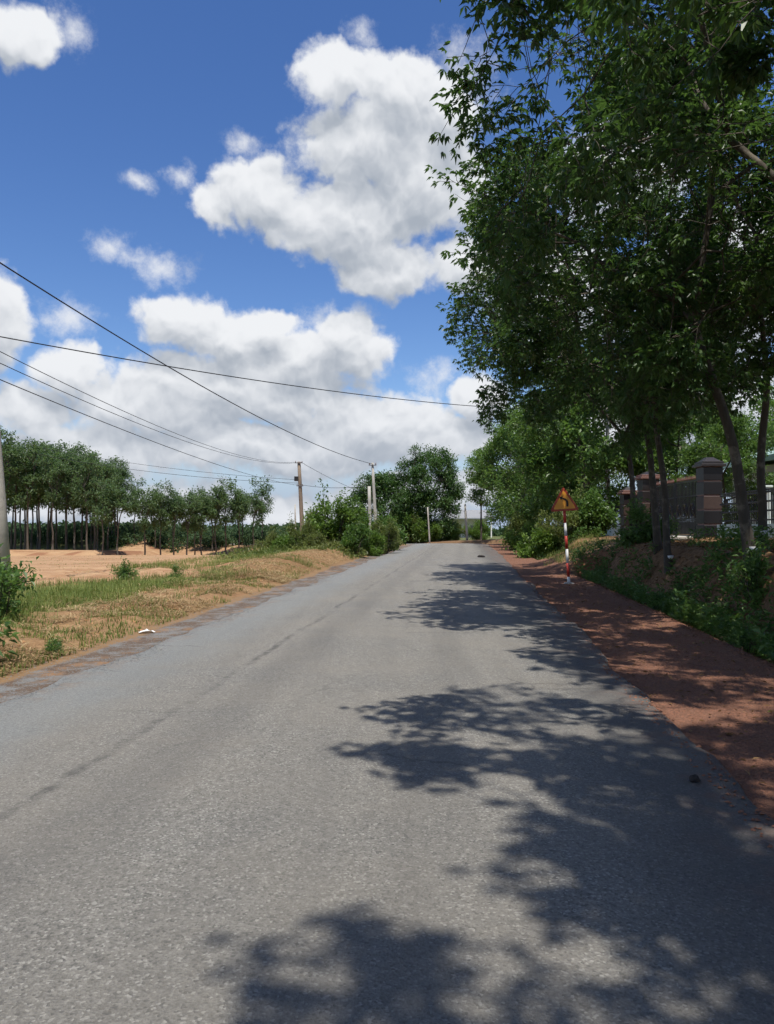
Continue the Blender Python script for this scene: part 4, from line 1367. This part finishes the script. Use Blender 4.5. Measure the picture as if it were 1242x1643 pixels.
pl, _, _ = pole('concrete_pole', (-9.36, 19.0), (-10.08, 19.0, 8.55), 0.165, 0.105, M['concrete'], 'near concrete pole cut by the left picture edge, at the grass strip', 'poles along the left side', arms=((0.97, 0.9), (0.66, 0.6)))
pd, _, _ = pole('weathered_pole', (-7.6, 70.0), (-8.0, 70.0, 7.55), 0.21, 0.15, M['pole_dark'], 'dark weathered pole with meter box, standing behind the thicket', 'poles along the left side', arms=((0.985, 0.7), (0.72, 0.6)))
b = MB()
b.box((-0.62, -0.1, 6.35), (0.36, 0.30, 0.42), 0, 0.02)
b.build('meter_box', M['iron'], pd)
pole('pale_pole', (-0.8, 61.0), (-1.15, 61.0, 6.7), 0.15, 0.10, M['pole_pale'], 'taller pale pole leaning left, rising from the thicket', 'poles along the left side', arms=((0.97, 0.6),))
pole('pale_pole', (-1.25, 58.5), (-1.35, 58.5, 4.7), 0.14, 0.12, M['pole_pale'], 'shorter pale pole standing beside the taller leaning pale pole', 'poles along the left side')
pole('pale_pole', (5.35, 96.0), (5.05, 96.0, 4.1), 0.11, 0.085, M['concrete'], 'short pole in front of the tallest dark tree', None)
pole('pale_pole', (10.3, 99.0), (10.0, 99.0, 4.6), 0.17, 0.13, M['pole_pale'], 'white pole beside the far house at the bend', None)
pole('pale_pole', (-9.2, 78.0), (-9.3, 78.0, 3.9), 0.10, 0.07, M['pole_pale'], 'thin short pole beyond the dark weathered pole', None)
rp, _, _ = pole('concrete_pole', (13.4, 46.8), (13.4, 46.8, 9.0), 0.15, 0.10, M['concrete'], 'pole hidden among the verge trees past the gate', None, arms=((0.95, 0.8),))


def cable(a, b, sag, r, label, n=28):
    a, b = Vector(a), Vector(b)
    pts = []
    for i in range(n + 1):
        t = i / n
        p = a.lerp(b, t)
        p.z -= sag * 4 * t * (1 - t)
        pts.append(p - a)
    o = MB().tube(pts, r * 0.78, 6).build('overhead_cable', M['cable'], None, True, a)
    tag(o, label, 'cable', 'overhead cables')


cable((-10.06, 18.9, 8.45), (-1.14, 60.9, 6.6), 0.75, 0.026, 'thick dark cable from the upper left down to the leaning pale pole')
cable((-9.85, 18.9, 6.35), (13.4, 46.7, 8.75), 0.62, 0.020, 'twisted cable crossing the road toward the trees on the right')
cable((-9.87, 18.8, 6.1), (-8.25, 69.9, 7.5), 0.9, 0.014, 'uppermost of the thin wires running to the dark weathered pole')
cable((-9.87, 18.8, 5.8), (-7.72, 69.9, 7.5), 0.95, 0.014, 'second thin wire running to the dark weathered pole')
cable((-9.8, 18.8, 5.35), (-8.0, 69.9, 5.4), 0.45, 0.017, 'third wire running to the middle of the dark weathered pole')
cable((-34.0, 74.0, 8.7), (-8.0, 69.9, 5.6), 0.5, 0.022, 'wire from the plantation block to the dark weathered pole')
cable((-34.0, 76.0, 9.4), (-8.1, 69.9, 5.9), 0.4, 0.020, 'upper wire from the plantation block to the dark weathered pole')
cable((-8.0, 70.1, 5.5), (-1.2, 61.0, 4.9), 0.25, 0.022, 'cable between the dark weathered pole and the pale poles')
cable((-7.8, 70.1, 7.5), (5.05, 96.0, 4.05), 0.9, 0.022, 'cable from the dark weathered pole to the short pole at the bend')

# ------------------------------------------------------------------ gate, fence and house on the right
WX = 12.2


def pillar(y, w, h, label, stone='granite', capm='cap_tile'):
    z = gz(WX, y) - 0.05
    o = empty('gate_pillar', (WX, y, z))
    tag(o, label, 'pillar', 'stone-clad gate pillars')
    MB().box((0, 0, h / 2), (w - 0.06, w - 0.06, h)).build('core', M['mortar'], o)
    n = round(h / 0.56)
    ch = h / n
    for i in range(n):
        b = MB().box((0, 0, ch * (i + 0.5)), (w, w, ch - 0.055), 0, 0.015)
        b.build('stone_block', M['granite_warm'] if i in (2,) else M[stone], o)
    c = MB()
    c.box((0, 0, h + 0.05), (w + 0.22, w + 0.22, 0.10), 0, 0.015)
    c.box((0, 0, h + 0.15), (w + 0.08, w + 0.08, 0.10), 0, 0.015)
    cap = c.build('cap', M[capm], o)
    t = MB()
    q = (w - 0.05) / 2
    t.add([(-q, -q, h + 0.2), (q, -q, h + 0.2), (q, q, h + 0.2), (-q, q, h + 0.2), (-.12, -.12, h + 0.36), (.12, -.12, h + 0.36), (.12, .12, h + 0.36), (-.12, .12, h + 0.36)],
          [(0, 1, 5, 4), (1, 2, 6, 5), (2, 3, 7, 6), (3, 0, 4, 7), (4, 5, 6, 7), (3, 2, 1, 0)])
    t.build('cap_top', M['granite'], cap)


pillar(29.2, 0.70, 2.72, 'tall dark stone gate pillar next to the pale fence, nearest the camera', 'granite_shaded', 'granite')
pillar(36.0, 0.78, 2.72, 'tall banded stone gate pillar at the far side of the iron gate')
pillar(39.0, 0.66, 2.15, 'short banded stone pillar with reddish cap at the side gate')


def gate_leaf(y0, y1, h, label, name='iron_gate'):
    z = gz(WX, (y0 + y1) / 2) + 0.06
    o = empty(name, (WX, y0, z))
    tag(o, label, 'gate', 'iron gates')
    L = y1 - y0
    fr = MB()
    fr.box((0, 0.03, h / 2), (0.06, 0.06, h))
    fr.box((0, L - 0.03, h / 2), (0.06, 0.06, h))
    for zz in (0.04, 0.62, 0.70, h * 0.72, h - 0.03):
        fr.box((0, L / 2, zz), (0.05, L - 0.125, 0.05))
    fr.build('gate_frame', M['iron'], o)
    nb = int(L / 0.15)
    bar = MB().box((0, 0, 0), (0.034, 0.034, h - 0.14)).mesh('bar', M['iron'])
    spike = MB().tube([(0, 0, 0), (0, 0, 0.06), (0, 0, 0.2)], [0.012, 0.03, 0.003], 6).mesh('spike', M['cap_tile'])
    for i in range(nb):
        yy = 0.1 + (L - 0.2) * (i + 0.5) / nb
        bb = link('bar', bar, o, (0, yy, h / 2 + 0.002))
        link('spike', spike, bb, (0, 0, h / 2 - 0.005))
    MB().box((0.0, L / 2, 0.33), (0.012, L - 0.13, 0.50)).build('kick_plate', M['iron'], o)
    for c, rr in ((0.14, 0.24), (0.38, 0.26), (0.62, 0.26), (0.86, 0.24)):
        s_ = MB()
        pts = []
        for k in range(40):
            a = k / 39 * math.pi * 3.2
            r_ = rr * (1 - 0.72 * k / 39)
            pts.append((-0.03, L * c + r_ * math.cos(a), h * 0.45 + r_ * 1.3 * math.sin(a)))
        s_.tube(pts, 0.026, 5)
        s_.build('scroll', M['iron'], o)


gate_leaf(29.62, 32.58, 2.25, 'iron gate leaf hung on the nearest stone pillar')
gate_leaf(32.64, 35.60, 2.25, 'iron gate leaf hung on the far banded pillar')
gate_leaf(36.42, 38.64, 1.95, 'narrow iron side gate between the two banded pillars')
# concrete threshold in front of the gate
b = MB()
zt = gz(WX, 32.5)
b.box((WX - 0.6, 32.6, zt - 0.05), (1.9, 6.0, 0.24), 0, 0.03)
tag(b.build('gate_threshold', M['pole_pale']), 'pale concrete apron at the foot of the iron gate', 'apron')


def fence_panel(y0, y1, label):
    """plinth, a post at the near end, rails and bars up to the next post"""
    z = min(gz(WX, y0), gz(WX, y1)) - 0.06
    o = empty('fence_bay', (WX, y0, z))
    tag(o, label, 'fence', 'bays of the pale fence')
    L = y1 - y0
    MB().box((0, L / 2, 0.24), (0.16, L, 0.62), 0, 0.01).build('plinth', M['wall_teal'], o)
    MB().box((0, 0, 0.86), (0.25, 0.25, 1.74), 0, 0.015).build('post', M['fence_paint'], o)
    c = MB().box((0, 0, 1.765), (0.36, 0.36, 0.07), 0, 0.012)
    c.build('post_cap', M['fence_paint'], o)
    for i, zz in enumerate((0.68, 0.98, 1.28, 1.58)):
        MB().box((0, L / 2, zz), (0.05, L - 0.256, 0.06 if i else 0.05)).build('rail', M['iron'], o)
    bar = MB().box((0, 0, 0), (0.02, 0.02, 1.08)).mesh('bar', M['iron'])
    nb = int((L - 0.3) / 0.16)
    for i in range(nb):
        link('bar', bar, o, (0, 0.18 + (L - 0.36) * (i + 0.5) / nb, 1.09))
    MB().box((0, L / 2, 1.655), (0.07, L - 0.256, 0.05), 0, 0.008).build('coping', M['iron'], o)


for i, (a, b_) in enumerate(((24.9, 28.35), (21.4, 24.9), (17.9, 21.4), (14.4, 17.9))):
    fence_panel(a, b_, ('fence bay joining the nearest stone pillar', 'fence bay behind the leaning trunks, second from the nearest pillar', 'fence bay third from the nearest stone pillar', 'fence bay fourth from the nearest stone pillar')[i])
for i, (a, b_) in enumerate(((39.6, 43.6), (43.6, 47.6), (47.6, 51.6), (51.6, 55.6))):
    fence_panel(a, b_, ('fence bay beyond the short banded pillar', 'second fence bay beyond the short banded pillar', 'third fence bay beyond the short banded pillar', 'last fence bay beyond the short banded pillar')[i])


def house():
    x0, y0, W, D, H = 17.7, 29.0, 8.5, 10.5, 3.35
    z = gz(x0, y0 + 5) - 0.1
    o = empty('garden_house', (x0, y0, z))
    tag(o, 'low house with pale green roof edge behind the fence', 'house')
    MB().box((W / 2, D / 2, H / 2), (W, D, H)).build('wall', M['house_wall'], o)
    r = MB()
    rx, ry, e = 0.75, 0.6, H + 0.22
    t = H + 1.9
    r.add([(-rx, -ry, e), (W + rx, -ry, e), (W + rx, D + ry, e), (-rx, D + ry, e), (W / 2, -ry, t), (W / 2, D + ry, t)],
          [(0, 4, 5, 3), (4, 1, 2, 5), (0, 1, 4), (3, 5, 2), (3, 2, 1, 0)])
    rf = r.build('roof', M['roof_metal'], o)
    f = MB()
    f.box((-rx - 0.04, D / 2, e - 0.02), (0.07, D + 2 * ry + 0.1, 0.26))
    f.build('fascia', M['fascia'], rf)
    f = MB()
    f.box((W / 2, -ry - 0.04, e - 0.02), (W + 2 * rx, 0.07, 0.26))
    f.build('fascia', M['fascia'], rf)
    for yy in (2.2, 5.2, 8.2):
        w = MB().box((-0.03, yy, 1.75), (0.08, 1.3, 1.3)).build('window', M['fence_paint'], o)
        for k in (-0.31, 0.31):
            MB().box((-0.06, yy + k, 1.75), (0.06, 0.54, 1.14)).build('pane', M['glass'], w)


house()


def far_house():
    x0, y0 = 10.1, 128.0
    z = gz(x0 + 3, y0) - 0.1
    o = empty('far_house', (x0, y0, z))
    tag(o, 'white roadside house with dark overhanging sheet roof beyond the bend', 'house')
    W, D, H = 6.5, 6.0, 3.2
    MB().box((W / 2, D / 2, H / 2), (W, D, H)).build('wall', M['white_paint'], o)
    r = MB()
    r.add([(-0.9, -2.4, H + 0.0), (W + 0.8, -2.4, H + 0.0), (W + 0.8, D + 0.6, H + 1.5), (-0.9, D + 0.6, H + 1.5),
           (-0.9, -2.4, H + 0.12), (W + 0.8, -2.4, H + 0.12), (W + 0.8, D + 0.6, H + 1.62), (-0.9, D + 0.6, H + 1.62)],
          [(3, 2, 1, 0), (4, 5, 6, 7), (0, 1, 5, 4), (1, 2, 6, 5), (2, 3, 7, 6), (3, 0, 4, 7)])
    r.build('roof', M['roof_dark'], o)
    for xx in (-0.5, 2.9, W + 0.4):
        MB().box((xx, -2.2, H / 2), (0.18, 0.18, H)).build('porch_post', M['white_paint'], o)
    d = MB().box((4.3, -0.03, 1.05), (1.0, 0.08, 2.1)).build('door', M['roof_dark'], o)
    MB().box((4.65, -0.09, 1.0), (0.05, 0.06, 0.14)).build('handle', M['steel'], d)
    w = MB().box((1.6, -0.03, 1.6), (1.3, 0.08, 1.1)).build('window', M['fence_paint'], o)
    for k in (-0.3, 0.3):
        MB().box((1.6 + k, -0.06, 1.6), (0.52, 0.06, 0.95)).build('pane', M['glass'], w)


far_house()

# ------------------------------------------------------------------ small things on the road and verge
def lump(name, loc, size, mat, label, cat, seed):
    rng = np.random.default_rng(seed)
    n, m_ = 9, 5
    vs, fs = [], []
    for j in range(m_ + 1):
        for k in range(n):
            a, b2 = 2 * math.pi * k / n, math.pi * j / m_
            rr = rng.uniform(0.75, 1.15)
            vs.append((size[0] * rr * math.sin(b2) * math.cos(a), size[1] * rr * math.sin(b2) * math.sin(a), size[2] * rr * math.cos(b2)))
    for j in range(m_):
        for k in range(n):
            fs.append((j * n + k, (j + 1) * n + k, (j + 1) * n + (k + 1) % n, j * n + (k + 1) % n))
    tag(MB().add(vs, fs).build(name, mat, None, False, loc), label, cat)


lump('dark_clod', (4.9, 40.3, 0.07), (0.22, 0.16, 0.09), M['stone_dark'], 'small dark clod lying on the asphalt near the bend', 'clod', 3)
lump('dark_stone', (1.92, 4.85, 0.03), (0.035, 0.03, 0.025), M['stone_dark'], 'small dark stone in the shade at the right road edge', 'stone', 4)
# crumpled scrap of paper on the verge
rng = np.random.default_rng(9)
gxx, gyy = np.meshgrid(np.linspace(-0.11, 0.11, 9), np.linspace(-0.06, 0.06, 6))
V = np.stack([gxx.ravel() + rng.normal(0, 0.012, 54), gyy.ravel() + rng.normal(0, 0.012, 54), 0.005 + rng.random(54) * 0.05 * (1 - np.abs(gxx.ravel()) / 0.14)], 1)
q = np.arange(54).reshape(6, 9)
px, py = -3.72, 12.0
o = link('paper_scrap', mesh_np('paper_scrap', V, quads=np.stack([q[:-1, :-1], q[:-1, 1:], q[1:, 1:], q[1:, :-1]], -1).reshape(-1, 4), mat=M['paper']), None, (px, py, gz(px, py) + 0.01), 0.2)
tag(o, 'crumpled white paper scrap on the left verge', 'paper')
